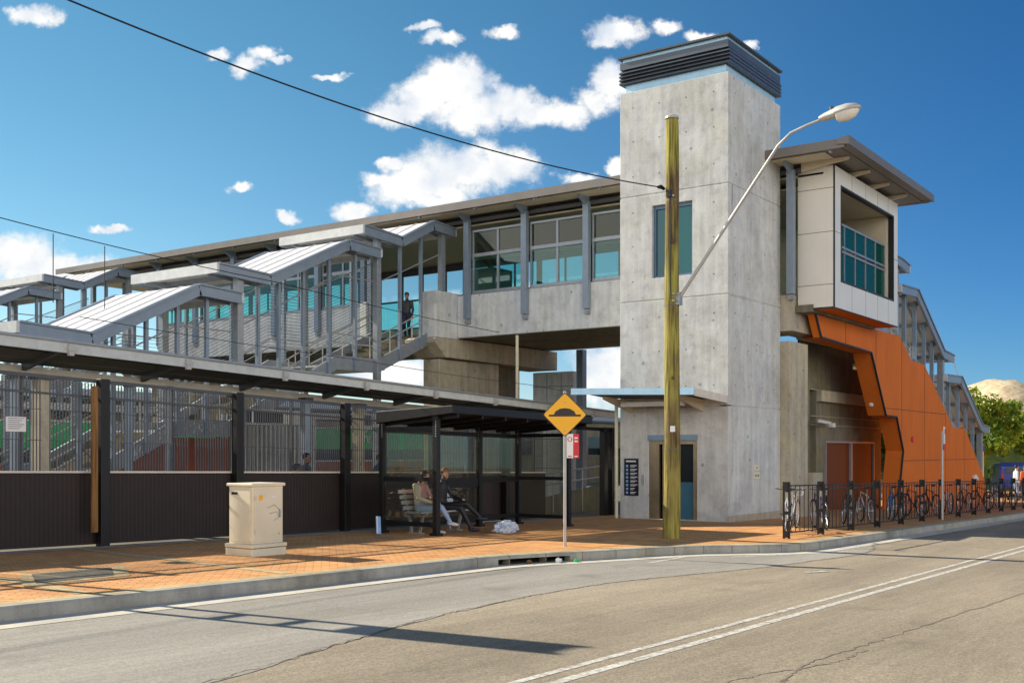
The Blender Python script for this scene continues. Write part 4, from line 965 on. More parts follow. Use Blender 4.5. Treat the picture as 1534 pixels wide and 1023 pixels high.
display(-7.85, -6.15, 10.05, 'large hanging platform display screen left of the green hoarding'); display(-3.9, -2.9, 10.05, 'smaller hanging display screen beside the bus shelter roof')
t = thing('ribbed_wall', (-4, 14.0, 0), 'grey ribbed wall closing off the space under the stairs', 'wall')
m = MB(); x = -5.9; 
while x < -2.0: m.box(x, x + .09, 13.48, 13.56, 0, 3.0); x += .17
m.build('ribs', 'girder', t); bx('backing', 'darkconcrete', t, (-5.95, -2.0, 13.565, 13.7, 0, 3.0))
t = thing('backdrop_room', (-14, 21, 0.2), 'dark low building added as a backdrop under the stairs behind the left fence', 'building')  # put in to keep the view through the fence dark
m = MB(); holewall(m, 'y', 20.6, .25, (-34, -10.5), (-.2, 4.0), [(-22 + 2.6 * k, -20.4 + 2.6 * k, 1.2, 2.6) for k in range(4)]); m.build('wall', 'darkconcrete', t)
bx('roof', 'darksteel', t, (-34.3, -10.2, 20.0, 24, 4.0, 4.2)); bx('side_wall', 'darkconcrete', t, (-10.75, -10.5, 20.86, 24, -.2, 4.0))
for k in range(4):
    f = bx('window', 'steel', t, (-22 + 2.6 * k, -20.4 + 2.6 * k, 20.7, 20.74, 1.86, 1.94)); bx('pane', 'screen', f, (-22 + 2.6 * k, -20.4 + 2.6 * k, 20.75, 20.78, 1.2, 2.6))
# green hoarding with white scrawl beyond the near track
t = thing('green_hoarding', (0, 23.9, 0.1), 'bright green hoarding with white scrawl and an orange base beyond the platform', 'hoarding')
bx('panel', 'green', t, (-10.4, 18, 23.8, 23.9, 2.0, 2.95)); bx('orange_base', 'orangeband', t, (-10.4, 18, 23.78, 23.9, 0.0, 1.45)); bx('dark_band', 'darksteel', t, (-10.4, 18, 23.83, 23.9, 1.45, 2.0))
bx('top_rail', 'signwhite', t, (-10.4, 18, 23.76, 23.9, 2.95, 3.03)); bx('mid_rail', 'signwhite', t, (-10.4, 18, 23.75, 23.9, 1.43, 1.5))
m = MB(); r = random.Random(11)
def scrawl(x0, z0, s, glyphs):
    for g in glyphs: m.tube([(x0 + px * s, 23.775, z0 + pz * s) for px, pz in g], .045, 5)
scrawl(10.6, 2.3, .55, [[(0, 0), (.15, 1)], [(-.15, 1.05), (.4, 1.1)], [(.35, 0), (.45, .55), (.7, .6), (.75, 0)], [(1.0, 0), (1.15, .95), (1.5, 1.1)], [(.95, .5), (1.35, .55)], [(1.5, .1), (1.45, .5), (1.8, .55), (1.85, .1), (1.5, .1)], [(2.1, 0), (2.3, 1.05), (2.6, 0), (2.9, 1.05)]])
scrawl(-2.6, 2.3, .4, [[(0, 0), (.2, .9), (.5, 0)], [(.7, 0), (.8, .6), (1.1, .5)]])
m.build('scrawl', 'signwhite', t)
# second platform roof behind the hoarding
t = thing('far_platform_canopy', (0, 27, 0.1), 'low dark canopy of the far platform seen above the green hoarding', 'canopy')
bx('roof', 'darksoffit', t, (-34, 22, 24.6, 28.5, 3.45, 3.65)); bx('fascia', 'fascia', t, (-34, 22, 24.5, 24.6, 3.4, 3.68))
for k in range(10): bx('post', 'bluesteel', t, (-33 + 6 * k, -32.8 + 6 * k, 26.4, 26.6, 0, 3.45))
t = thing('backdrop', (0, 42, 0), 'long dark warehouse added far behind the tracks to hide the bright horizon', 'building')  # invented dark mass that blocks the horizon glow below the canopy
m = MB(); holewall(m, 'y', 40, .3, (-90, 70), (-1, 4.6), [(-86 + 6 * k, -83 + 6 * k, 1.6, 3.2) for k in range(25)]); m.build('wall', 'darkconcrete', t)
m = MB(); m.prism([(39.6, 4.55), (39.6, 4.7), (46, 5.6), (52, 4.7), (52, 4.55)], 'x', -91, 71); m.build('roof', 'darksteel', t)
for k in range(25): bx('window', 'screen', t, (-86 + 6 * k, -83 + 6 * k, 40.1, 40.14, 1.6, 3.2))
# ramp and handrail by the tower
t = thing('ramp', (2, 7.4, 0), 'low concrete ramp with a steel handrail leading onto the platform left of the lift', 'ramp')
m = MB(); m.prism([(-4.5, -.1), (4.3, -.1), (4.3, .85), (-4.5, .02)], 'y', 6.2, 6.35); m.build('ramp_wall', 'darkconcrete', t)
m = MB()
for dz in (.95, .6): m.tube([(-4.5, 6.15, .02 + dz), (4.3, 6.15, .85 + dz - .35)], .03, 8)
for k in range(6): x = -4.3 + 1.7 * k; m.tube([(x, 6.15, 0), (x, 6.15, .95 + (x + 4.5) * .055)], .025, 6)
m.build('handrail', 'galv', t)

# ================================================================ BUS SHELTER
SX0, SX1, SYF, SYB = -9.8, -4.75, 2.06, 3.55
t = thing('bus_shelter', ((SX0 + SX1) / 2, 2.9, gz(-7.4)), 'black framed glass bus shelter with a flat roof over a bench', 'bus shelter')
m = MB(); zz = lambda x: 2.62 + gz(x + 9.95) * 1.2
poly = [(SX0 - .1, SYF - .5), (SX1 + .25, SYF - .55), (SX1 + .25, SYB + .15), (SX0 - .1, SYB + .1)]
top = [m.bm.verts.new((x, y, zz(x) + (.22 if y < 2.5 else .14))) for x, y in poly]; bot = [m.bm.verts.new((x, y, zz(x) + (.06 if y < 2.5 else -.12))) for x, y in poly]
m.bm.faces.new(top); m.bm.faces.new(bot[::-1])
for i in range(4): m.bm.faces.new((top[i], bot[i], bot[(i + 1) % 4], top[(i + 1) % 4]))
rf = m.build('roof', 'black', t, bevel=.012)
m = MB()
for k in range(7): x = SX0 + .1 + k * .83; m.bar((x, SYF - .5, zz(x) + .02), (x, SYB + .1, zz(x) - .14), .05, .08)
m.build('roof_rib', 'black', rf)
posts = [(SX0, SYF), (SX0, SYB), (SX1, SYF), (SX1, SYB), ((SX0 + SX1) / 2 + .9, SYB)]
for x, y in posts:
    m = MB(); m.box(x - .06, x + .06, y - .06, y + .06, gz(x), zz(x) + .02); p = m.build('post', 'black', t, bevel=.006); bx('foot', 'black', p, (x - .1, x + .1, y - .1, y + .1, gz(x), gz(x) + .05))
def rail(m, a, b, h, w=.06, hh=.09): m.bar((*a, gz(a[0]) + h), (*b, gz(b[0]) + h), w, hh)
def pane(name, a, b, h0, h1, mat='shelterglass'):
    m = MB(); a = Vector(a); b = Vector(b); d = (b - a).normalized(); n = Vector((-d.y, d.x)) * .006
    P = lambda p, s, h: (p.x + n.x * s, p.y + n.y * s, gz(p.x) + h)
    v = [m.bm.verts.new(c) for c in (P(a, -1, h0), P(b, -1, h0), P(b, -1, h1), P(a, -1, h1), P(a, 1, h0), P(b, 1, h0), P(b, 1, h1), P(a, 1, h1))]
    for f in ((0, 1, 2, 3), (7, 6, 5, 4), (0, 4, 5, 1), (1, 5, 6, 2), (2, 6, 7, 3), (3, 7, 4, 0)): m.bm.faces.new([v[i] for i in f])
    return m.build(name, mat, t)
fm = MB(); mid = posts[4][0]
rail(fm, (SX0 + .06, SYB), (mid - .06, SYB), 1.05, .06, .2); rail(fm, (mid + .06, SYB), (SX1 - .06, SYB), 1.12, .06, .12)
for h in (.22, 2.2): rail(fm, (SX0 + .06, SYB), (SX1 - .06, SYB), h)
for xx in (SX0, SX1):
    for h in (.22, 1.16, 2.22): rail(fm, (xx, SYF + .06), (xx, SYB - .06), h)
fm.build('frame_rails', 'black', t)
pane('back_pane', (SX0 + .08, SYB), (mid - .08, SYB), 1.17, 2.14); pane('back_pane', (mid + .08, SYB), (SX1 - .08, SYB), 1.2, 2.14)
pane('lower_pane', (SX0 + .08, SYB), (mid - .08, SYB), .28, .94); pane('back_panel', (mid + .08, SYB), (SX1 - 1.1, SYB), .28, 1.06, 'fence')
for xx in (SX0, SX1): pane('side_pane', (xx, SYF + .08), (xx, SYB - .08), 1.22, 2.16); pane('side_pane', (xx, SYF + .08), (xx, SYB - .08), .28, 1.1)
m = MB()
for x, y in posts:
    for k in range(7): m.ell((x - .062, y - .03, zz(x) - .4 + k * .05), (.012, .012, .012), 6, 4)
m.build('bolt_row', 'aluminium', t)
t2 = thing('leaning_board', (-10.4, 3.1, gz(-10.4)), 'small pale blue board leaning against the shelter post', 'board')
m = MB(); m.bar((-10.42, 3.1, gz(-10.5) + .02), (-10.22, 3.3, gz(-10.5) + .36), .10, .025); m.build('board', 'ltblue', t2); m = MB(); m.bar((-10.455, 3.1, gz(-10.5) + .03), (-10.255, 3.3, gz(-10.5) + .37), .03, .012); m.build('stripe', 'signwhite', t2)
# bench
BX_, BY_ = -9.72, 2.95
t = thing('bench', (-9.0, 2.9, gz(-9)), 'slatted aluminium bench inside the bus shelter', 'bench')
g0 = gz(-9)
for k in range(5): m = MB(); m.bar((BX_, BY_ - .38 + k * .1, g0 + .45 + .005 * abs(k - 2)), (BX_ + 1.75, BY_ - .38 + k * .1, g0 + .45 + .005 * abs(k - 2)), .08, .03); m.build('seat_slat', 'aluminium', t, bevel=.004)
for k in range(4): z = g0 + .55 + k * .115; y = BY_ + .1 + k * .045; m = MB(); m.bar((BX_, y, z), (BX_ + 1.75, y, z), .03, .085); m.build('back_slat', 'aluminium', t, bevel=.004)
for x in (BX_ + .2, BX_ + 1.5):
    m = MB(); m.bar((x, BY_ - .3, g0 + .43), (x, BY_ - .2, g0), .05, .05); m.bar((x, BY_ + .1, g0 + .43), (x, BY_ + .02, g0), .05, .05); m.bar((x, BY_ - .4, g0 + .425), (x, BY_ + .1, g0 + .425), .05, .03); m.bar((x, BY_ + .1, g0 + .42), (x, BY_ + .27, g0 + .96), .05, .03); m.box(x - .05, x + .05, BY_ - .3, BY_ + .1, g0, g0 + .03); m.build('leg', 'galv', t)
# plastic bag
m = MB(); bmesh.ops.create_icosphere(m.bm, subdivisions=5, radius=1)
for v in m.bm.verts:
    n = mnoise.noise(v.co * 2.2) * .35 + mnoise.noise(v.co * 5.5 + Vector((3, 1, 2))) * .2 + mnoise.noise(v.co * 12) * .08
    c = v.co * (1 + n); v.co = Vector((c.x * .34 - 7.95, c.y * .2 + 1.62, max(c.z * .15, -.1) + .1 + gz(-8)))
m.smooth = True; tag(m.build('plastic_bag', 'bag', loc=(-7.95, 1.62, gz(-8))), 'crumpled white and blue plastic bag lying on the paving beside the shelter', 'bag')
# cabinet
t = thing('utility_cabinet', (-15.42, 1.2, gz(-15.4)), 'cream steel utility cabinet on a plinth standing on the brick footpath', 'cabinet'); g0 = gz(-15.4)
bx('plinth', 'cream', t, (-15.78, -15.06, .87, 1.5, g0 - .02, g0 + .12), bevel=.012); bx('skirt', 'cream', t, (-15.79, -15.05, .86, 1.51, g0 + .13, g0 + .19), bevel=.012)
bd = bx('body', 'cream', t, (-15.74, -15.1, .91, 1.46, g0 + .19, g0 + 1.1), bevel=.012); bx('lid', 'cream', t, (-15.77, -15.07, .88, 1.49, g0 + 1.1, g0 + 1.15), bevel=.012)
bx('door', 'cream', t, (-15.70, -15.14, .898, .912, g0 + .23, g0 + 1.06), bevel=.004); bx('side_door', 'cream', t, (-15.753, -15.739, .95, 1.42, g0 + .23, g0 + 1.06), bevel=.004)
bx('vent', 'trim', t, (-15.758, -15.7535, 1.24, 1.38, g0 + .97, g0 + 1.01)); m = MB(); m.disc((-15.2, .893, g0 + .34), (0, 1, 0), .012, .012, 8); m.tube([(-15.45, .894, g0 + .75), (-15.3, .894, g0 + .8), (-15.18, .894, g0 + .72)], .004, 4); m.tube([(-15.4, .894, g0 + .66), (-15.25, .894, g0 + .69), (-15.2, .894, g0 + .6), (-15.3, .894, g0 + .55)], .004, 4); m.build('lock', 'steel', t)
bx('warning_label', 'signyellow', t, (-15.62, -15.54, .8945, .8975, g0 + .88, g0 + .96)); bx('handle', 'steel', t, (-15.2, -15.17, .885, .8975, g0 + .6, g0 + .72)); bx('asset_label', 'signwhite', t, (-15.36, -15.26, .8945, .8975, g0 + .92, g0 + .95))
bx('hinge', 'aluminium', t, (-15.705, -15.68, .89, .8975, g0 + .35, g0 + .42), (-15.705, -15.68, .89, .8975, g0 + .88, g0 + .95))
# speed hump sign
t = thing('speed_hump_sign', (-10.5, -1.54, gz(-10.5)), 'yellow diamond speed hump warning sign on a grey pole at the kerb', 'sign'); sx, sy = -10.52, -1.56
m = MB(); m.tube([(sx, sy, gz(sx) - .05), (sx, sy, 3.0)], .03, 10); m.build('pole', 'galv', t)
fdir = Vector((-.84, -.54, 0)).normalized(); rt = Vector((0, 0, 1)).cross(fdir); upv = Vector((0, 0, 1)); ctr = Vector((sx, sy, 2.57)) + fdir * .05
def sp(u, v, w): return ctr + rt * u + upv * v + fdir * w
def plate(m, pts, w0, w1):
    A = [m.bm.verts.new(sp(u, v, w0)) for u, v in pts]; B = [m.bm.verts.new(sp(u, v, w1)) for u, v in pts]; m.bm.faces.new(A); m.bm.faces.new(B[::-1])
    for i in range(len(pts)): m.bm.faces.new((A[i], B[i], B[(i + 1) % len(pts)], A[(i + 1) % len(pts)]))
def rdiamond(s, c=.05):
    out = []
    for a in (0, 90, 180, 270):
        ca, sa = cos(radians(a)), sin(radians(a))
        for (px, py) in ((s - c, -c * .9), (s - c * .3, 0), (s - c, c * .9)): out.append((px * ca - py * sa, px * sa + py * ca))
    return out
m = MB(); plate(m, rdiamond(.415), 0, .012); m.build('border', 'signblack', t)
m = MB(); plate(m, rdiamond(.395), .0125, .016); bo = m.build('face', 'signyellow', t)
m = MB(); plate(m, [(-.29, -.035), (.29, -.035), (.29, .0), (.2, .0), (.17, .06), (.09, .105), (0, .118), (-.09, .105), (-.17, .06), (-.2, .0), (-.29, .0)], .0165, .019); m.build('hump_symbol', 'signblack', t)
m = MB()
for v in (.22, -.3): m.disc(sp(0, v, .02), fdir, .012, .01, 8)
m.build('bolt', 'steel', t)
# bus stop flag on the same pole
t = thing('bus_stop_sign', (sx, sy, 1.8), 'small white and red bus stop flag fixed to the hump sign pole', 'sign')
ctr = Vector((sx, sy, 2.0)) + fdir * .02 - rt * 0; sg = 1 if (rt.dot(Vector((sin(TH), -cos(TH), 0))) > 0) else -1
m = MB(); plate(m, [(sg * 0.0300, -.22), (sg * 0.1500, -.22), (sg * 0.1500, .22), (sg * 0.0300, .22)], 0, .012); m.build('white_panel', 'signwhite', t)
m = MB(); plate(m, [(sg * 0.1500, -.22), (sg * 0.2580, -.22), (sg * 0.2580, .22), (sg * 0.1500, .22)], 0, .012); m.build('red_panel', 'signred', t)
m = MB(); plate(m, [(sg * 0.0900 + .045 * cos(k * pi / 8), .12 + .045 * sin(k * pi / 8)) for k in range(16)], .0125, .015); plate(m, [(sg * 0.0540, -.2), (sg * 0.1260, -.2), (sg * 0.1260, -.18), (sg * 0.0540, -.18)], .0125, .015); m.build('roundel', 'signred', t)
m = MB(); plate(m, [(sg * 0.0660, .09), (sg * 0.1140, .09), (sg * 0.1140, .15), (sg * 0.0660, .15)], .0155, .018)
for v in (.13, .07): plate(m, [(sg * 0.1740, v), (sg * 0.2340, v), (sg * 0.2340, v + .03), (sg * 0.1740, v + .03)], .0125, .015)
plate(m, [(sg * 0.1740, -.2), (sg * 0.2340, -.2), (sg * 0.2340, -.18), (sg * 0.1740, -.18)], .0125, .015); m.build('emblem', 'signwhite', t)
# ================================================================ TIMBER POLE, LAMP, WIRES
t = thing('timber_pole', (-7.07, -1.96, gz(-7.07)), 'mossy yellow green timber utility pole standing at the kerb in front of the lift', 'pole')
m = MB(); zs = [-.1, .3, 1, 2, 3, 4, 5, 6, 7, 8, 8.68, 8.75]; m.tube([(-7.07 + .012 * sin(z * 1.7), -1.96 + .012 * cos(z * 1.3), z) for z in zs], [.19, .183, .175, .168, .162, .156, .15, .145, .14, .136, .134, .11], 20); m.build('shaft', 'yellowtimber', t)
m = MB(); m.lathe((-7.065, -1.957, 8.74), [(.145, 0), (.14, .04), (.09, .075), (.02, .09)], 16); m.build('pole_cap', 'lampbody', t)
m = MB(); m.disc((-7.2, -2.05, 3.4), (-.8, -.6, 0), .035, .06); m.disc((-7.2, -2.07, 6.2), (-.8, -.6, 0), .05, .05); m.build('knot', 'bark', t)
m = MB(); m.tube([(-7.07, -1.78, 7.32), (-7.17, -1.76, 7.35), (-7.26, -1.74, 7.33)], [.03, .045, .03], 8); m.box(-7.25, -7.2, -2.02, -1.92, 7.1, 7.25); m.build('insulator', 'black', t)
m = MB(); m.tube([(-7.22, -2.0, 7.2), (-7.235, -2.02, 6.8), (-7.23, -2.0, 5.4), (-7.25, -2.03, 5.0)], .012, 6); m.build('down_cable', 'wire', t)
for z in (1.95, 4.9, 7.05):
    m = MB(); m.disc((-7.07 + .012 * sin(z * 1.7), -1.96 + .012 * cos(z * 1.3), z), (0, 0, 1), .186 - .0065 * z, .03, 20); m.build('steel_band', 'lid', t)
m = MB(); m.bar((-7.235, -2.06, 2.3), (-7.235, -2.06, 2.42), .10, .012, up=(-.8, -.6, 0)); m.build('number_tag', 'aluminium', t)
for z in (4.98, 5.12, 7.12):
    m = MB(); m.disc((-7.2, -2.05, z), (-.8, -.6, 0), .022, .09, 8); m.build('bolt', 'steel', t)
t = thing('street_lamp', (-7.07, -2.12, 5.0), 'pale cobra head street lamp on a long bent arm bolted to the timber pole', 'street lamp')
m = MB(); m.tube([(-7.07, -2.1, 5.0), (-7.07, -2.22, 5.16), (-7.07, -4.25, 7.82), (-7.07, -4.5, 8.02), (-7.07, -4.8, 8.11), (-7.07, -5.16, 8.19)], [.036, .036, .03, .028, .027, .027], 10); m.build('arm', 'galv', t)
m = MB(); m.box(-7.13, -7.01, -2.17, -2.08, 4.9, 5.15); m.build('bracket', 'steel', t)
def lamp_head():
    c = Vector((-7.07, -5.12, 8.2)); d = Vector((0, -1, .12)).normalized(); u = Vector((0, .12, 1)).normalized(); x = Vector((1, 0, 0))
    def ring(m, prof, mat, nm, par, lo=-1, hi=1):
        rings = []
        for s, w, h, b in prof: rings.append([m.bm.verts.new(c + d * s + x * (w * cos(a)) + u * ((h if sin(a) > 0 else b) * sin(a))) for a in [2 * pi * k / 16 for k in range(16)]])
        for A, B in zip(rings, rings[1:]):
            for k in range(16): m.bm.faces.new((A[k], A[(k + 1) % 16], B[(k + 1) % 16], B[k]))
        m.bm.faces.new(rings[0][::-1]); m.bm.faces.new(rings[-1]); m.smooth = True; return m.build(nm, mat, par)
    ring(MB(), [(-.05, .05, .05, .05), (.05, .08, .08, .07), (.24, .11, .11, .07), (.3, .14, .13, .06), (.5, .16, .13, .05), (.66, .13, .09, .04), (.74, .05, .03, .02)], 'lampbody', 'head', t)
    c -= u * .03
    ring(MB(), [(.25, .04, .0, .06), (.3, .12, .01, .14), (.48, .145, .01, .16), (.62, .11, .01, .12), (.7, .04, .0, .04)], 'lens', 'lamp_bowl', t)
    m = MB(); m.tube([c + d * .2 + u * .12, c + d * .2 + u * .19], .04, 10); m.build('sensor', 'darksteel', t)
lamp_head()
def sagwire(name, pts, sag, r, label, mat='wire', n=24, extra=None):
    m = MB()
    for (a, b) in zip(pts, pts[1:]):
        a = Vector(a); b = Vector(b); m.tube([a.lerp(b, k / n) - Vector((0, 0, sag * 4 * (k / n) * (1 - k / n))) for k in range(n + 1)], r, 6)
    if extra: extra(m)
    return tag(m.build(name, mat, loc=pts[0]), label, 'cable')
sagwire('overhead_cable', [(-7.24, -1.77, 7.33), (-20.3, -.1, 7.5), (-33.4, 1.57, 7.6)], .33, .012, 'black overhead cable running from the timber pole up to the top left')
def droppers(m):
    for x in (-14.73, -13.55): z = 6.29 if x < -14 else 6.22; m.tube([(x, 8, z), (x, 8, 4.9)], .01, 5)
sagwire('catenary_wire', [(-24, 8, 7.0), (-15.85, 8, 6.42), (-8.79, 8, 6.06), (0.53, 8, 5.64)], .05, .01, 'dark railway wire with droppers crossing the stair roofs', extra=droppers)
def ins(m):
    for x in (-0.9, 0.0, 0.5): m.tube([(x, 8, 5.5), (x, 8, 5.95)], .015, 6)
sagwire('contact_wire', [(-14, 8.2, 4.7), (-5.52, 8.2, 4.37), (2.46, 8.2, 4.1), (7.2, 8.2, 3.95)], .04, .009, 'lower railway wire running under the bridge above the canopy', mat='cablemetal')
# parking sign
t = thing('parking_sign', (6.04, -3.95, gz(6)), 'slim grey post with a small white and red parking plate by the bike fence', 'sign')
m = MB(); m.tube([(6.04, -4.0, gz(6)), (6.04, -4.0, 2.5)], .035, 10); m.build('post', 'galv', t)
bx('white_plate', 'signwhite', t, (5.99, 6.09, -4.07, -4.045, 2.12, 2.62)); bx('red_plate', 'signred', t, (5.99, 6.09, -4.07, -4.045, 1.95, 2.11))
bx('plate_symbol', 'signred', t, (6.01, 6.07, -4.075, -4.0705, 2.4, 2.55))
# tall twin post sign standing just left of the view: its shadow lies across the road
t = thing('totem_sign', (-20.35, 1.2, gz(-20.3)), 'tall twin post sign just left of the view, its shadow crossing the road', 'sign')
for x in (-20.12, -20.58):
    m = MB(); m.box(x - .045, x + .045, 1.15, 1.25, gz(x), 5.15); m.build('post', 'darksteel', t)
m = MB()
for z in (1.0, 1.9, 2.8, 3.3): m.box(-20.535, -20.165, 1.17, 1.23, z, z + .08)
m.build('rung', 'darksteel', t); bx('panel', 'darksteel', t, (-20.535, -20.165, 1.16, 1.24, 3.75, 5.1))

# litter at the drain inlet
for (nm, x, y, s, mt, lb) in (('paper_cup', -12.05, -2.42, .05, 'signwhite', 'crushed white paper cup lying in the gutter by the drain inlet'), ('sweet_wrapper', -11.75, -2.58, .035, 'green', 'small green wrapper in the gutter beside the white cup'), ('paper_bag', -12.6, -2.2, .04, 'capbrown0', 'brown crumpled paper bag in the drain inlet')):
    m = MB(); bmesh.ops.create_icosphere(m.bm, subdivisions=3, radius=1)
    for v in m.bm.verts: n = 1 + mnoise.noise(v.co * 2 + Vector((x, y, 0))) * .5; v.co = Vector((v.co.x * n * s * 1.4 + x, v.co.y * n * s + y, v.co.z * n * s * .8 + gz(x) - .14 + s * .7))
    tag(m.build(nm, mt, loc=(x, y, gz(x) - .14)), lb, 'litter')
# ================================================================ BIKE FENCE
t = thing('bike_fence', (5, -3.8, gz(5)), 'black picket fence with square hoop posts along the kerb', 'fence')
HX = [-5.5 + 2.0 * k for k in range(22)]
fy = lambda x: -3.8 - .004 * (x + 5.5)
for x in HX:
    g = gz(x); y = fy(x); m = MB()
    for s in (-1, 1): m.box(x - .022, x + .022, y + s * .058 - .018, y + s * .058 + .018, g - .02, g + 1.18)
    m.box(x - .03, x + .03, y - .0395, y + .0395, g + .98, g + 1.18); m.box(x - .022, x + .022, y - .0395, y + .0395, g + .5, g + .57); m.box(x - .028, x + .028, y - .0395, y + .0395, g + .02, g + .16)
    m.build('hoop_post', 'black', t, bevel=.004)
for a, b in zip(HX, HX[1:]):
    m = MB(); ga, gb = gz(a), gz(b)
    for h in (1.1, .12): m.bar((a + .031, fy(a), ga + h), (b - .031, fy(b), gb + h), .026, .026)
    for k in range(1, 8): x = a + (b - a) * k / 8; m.box(x - .007, x + .007, fy(x) - .007, fy(x) + .007, gz(x) + .134, gz(x) + 1.086)
    m.build('picket_panel', 'black', t)

# ================================================================ BICYCLES
def bike_mats(i, c, met=0.2): MT['bike%d' % i] = plain('bicycle paint', c, .3, met, .05, 5, coat=.3)
def make_bike(x, y, rz, col, label, lean=0.06, basket=False, guards=None):
    """side view along local X; wheels on z=0"""
    R = .335; W = 1.04; b = bpy.data.objects.new('bicycle', None); COL.objects.link(b); ORG[b.name] = Vector((0, 0, 0)); tag(b, label, 'bicycle', 'bicycles parked along the picket fence')
    def wheel(cx):
        m = MB(); m.tube([(cx + R * cos(a), 0, R + .01 + R * sin(a)) for a in [2 * pi * k / 28 for k in range(28)]], .021, 7, closed=True); w = m.build('wheel', 'rubber', b)
        m = MB(); m.tube([(cx + (R - .03) * cos(a), 0, R + .01 + (R - .03) * sin(a)) for a in [2 * pi * k / 28 for k in range(28)]], .011, 5, closed=True)
        for k in range(14): a = 2 * pi * k / 14; m.tube([(cx, .02 * (-1) ** k, R + .01), (cx + (R - .03) * cos(a), 0, R + .01 + (R - .03) * sin(a))], .0022, 4)
        m.disc((cx, 0, R + .01), (0, 1, 0), .025, .07, 10); m.build('rim', 'aluminium', w)
    wheel(0); wheel(W)
    ax = Vector((0, 0, R)); bb = Vector((.43, 0, .29)); st = Vector((.30, 0, .80)); hd = Vector((.86, 0, .82)); hb = Vector((.90, 0, .70)); fw = Vector((W, 0, R))
    m = MB(); m.tube([bb, st], .016); m.tube([st + Vector((.02, 0, -.05)), hd], .016); m.tube([bb, hb], .02); m.tube([hd + Vector((-.01, 0, .03)), hb], .021)
    for s in (-1, 1):
        m.tube([bb + Vector((0, s * .03, 0)), ax + Vector((0, s * .06, 0))], .01, 6); m.tube([st + Vector((0, s * .02, -.06)), ax + Vector((0, s * .06, 0))], .009, 6)
        m.tube([hb + Vector((0, s * .035, -.02)), hb + Vector((.06, s * .05, -.14)), fw + Vector((0, s * .05, 0))], .012, 6)
    m.build('frame', col, b)
    m = MB(); m.tube([st, st + Vector((-.04, 0, .13))], .013); m.build('seat_post', 'aluminium', b)
    m = MB(); m.tube([st + Vector((-.18, 0, .16)), st + Vector((-.1, 0, .165)), st + Vector((.0, 0, .155)), st + Vector((.1, 0, .15))], [.05, .075, .035, .015], 10)
    for v in m.bm.verts: v.co.z = st.z + .155 + (v.co.z - st.z - .155) * .4
    m.build('saddle', 'rubber', b)
    m = MB(); h = hd + Vector((-.03, 0, .12)); m.tube([hd, h], .013); m.tube([h + Vector((.06, 0, .0)), h], .014); m.tube([h + Vector((-.02, -.31, .03)), h + Vector((.05, -.16, .02)), h + Vector((.06, 0, 0)), h + Vector((.05, .16, .02)), h + Vector((-.02, .31, .03))], .012); m.build('handlebar', 'darksteel', b)
    m = MB(); m.disc(bb + Vector((0, -.045, 0)), (0, 1, 0), .09, .006, 16); m.bar(bb + Vector((0, -.06, 0)), bb + Vector((.1, -.06, -.14)), .02, .02); m.bar(bb + Vector((0, .06, 0)), bb + Vector((-.1, .06, .14)), .02, .02); m.box(bb.x + .06, bb.x + .15, -.15, -.06, bb.z - .155, bb.z - .135); m.box(bb.x - .15, bb.x - .06, .06, .15, bb.z + .13, bb.z + .15); m.build('crank', 'darksteel', b)
    if basket:
        m = MB(); r = [(.28, .0), (.36, .26)]
        for z, w in ((.8, .12), (.9, .14), (1.0, .16)):
            m.tube([(W - .1 - w, -w, z), (W - .1 + w, -w, z), (W - .1 + w, w, z), (W - .1 - w, w, z)], .006, 5, closed=True)
        for dx, dy in ((-1, -1), (1, -1), (1, 1), (-1, 1), (0, -1), (0, 1), (1, 0), (-1, 0)): m.tube([(W - .1 + dx * .12, dy * .12, .8), (W - .1 + dx * .16, dy * .16, 1.0)], .006, 5)
        m.build('basket', 'aluminium', b)
    if guards:
        m = MB()
        for cx, a0, a1 in ((0, 60, 200), (W, 20, 150)): m.tube([(cx + (R + .035) * cos(radians(a)), 0, R + .01 + (R + .035) * sin(radians(a))) for a in range(a0, a1, 12)], .018, 6)
        m.build('mudguard', guards, b)
    b.location = (x, y, gz(x)); b.rotation_euler = (lean, 0, rz); return b
for i, c in enumerate([(.80, .81, .82), (.05, .035, .10), (.02, .02, .022), (.5, .5, .5), (.02, .12, .28), (.10, .02, .02), (.04, .04, .045)]): bike_mats(i, c)
make_bike(-4.1, -3.2, .3, 'bike0', 'silver white city bicycle with mudguards, nearest the first hoop post', .05, False, 'bike0')
make_bike(-1.75, -3.3, .6, 'bike1', 'black mountain bicycle with a purple tinge, second from the tower', -.05)
make_bike(-2.7, -2.75, .2, 'bike3', 'grey bicycle with a front basket standing behind the silver white one', .04, True)
make_bike(.35, -3.2, .5, 'bike2', 'black bicycle in front of the dark orange doors', .06)
make_bike(2.1, -3.2, .6, 'bike3', 'pale grey bicycle in front of the black edged gap in the orange wall', -.06)
make_bike(3.9, -3.2, .4, 'bike4', 'dark blue bicycle left of the parking post', .06)
make_bike(5.6, -3.0, .5, 'bike2', 'black bicycle directly behind the parking post', .05)
make_bike(-.7, -2.9, .35, 'bike6', 'charcoal bicycle between the purple tinged one and the dark orange doors', .05)
make_bike(7.2, -3.1, .7, 'bike1', 'black bicycle with a purple tinge just right of the parking post', -.05)
make_bike(10.6, -3.1, .45, 'bike3', 'silver grey bicycle under the lower half of the orange wall', .05)
make_bike(8.6, -3.2, .6, 'bike5', 'dark red bicycle two places right of the parking post', -.05)
make_bike(12.6, -3.2, .5, 'bike6', 'charcoal bicycle with a basket below the paint splash on the orange wall', .05, True)
make_bike(15.2, -3.3, .7, 'bike2', 'black bicycle near the far foot of the street stairs', .05)
make_bike(17.2, -3.2, .4, 'bike3', 'light grey bicycle just past the end of the orange wall', -.05)
make_bike(19.4, -3.3, .6, 'bike6', 'charcoal bicycle at the far right edge of the view', .06)

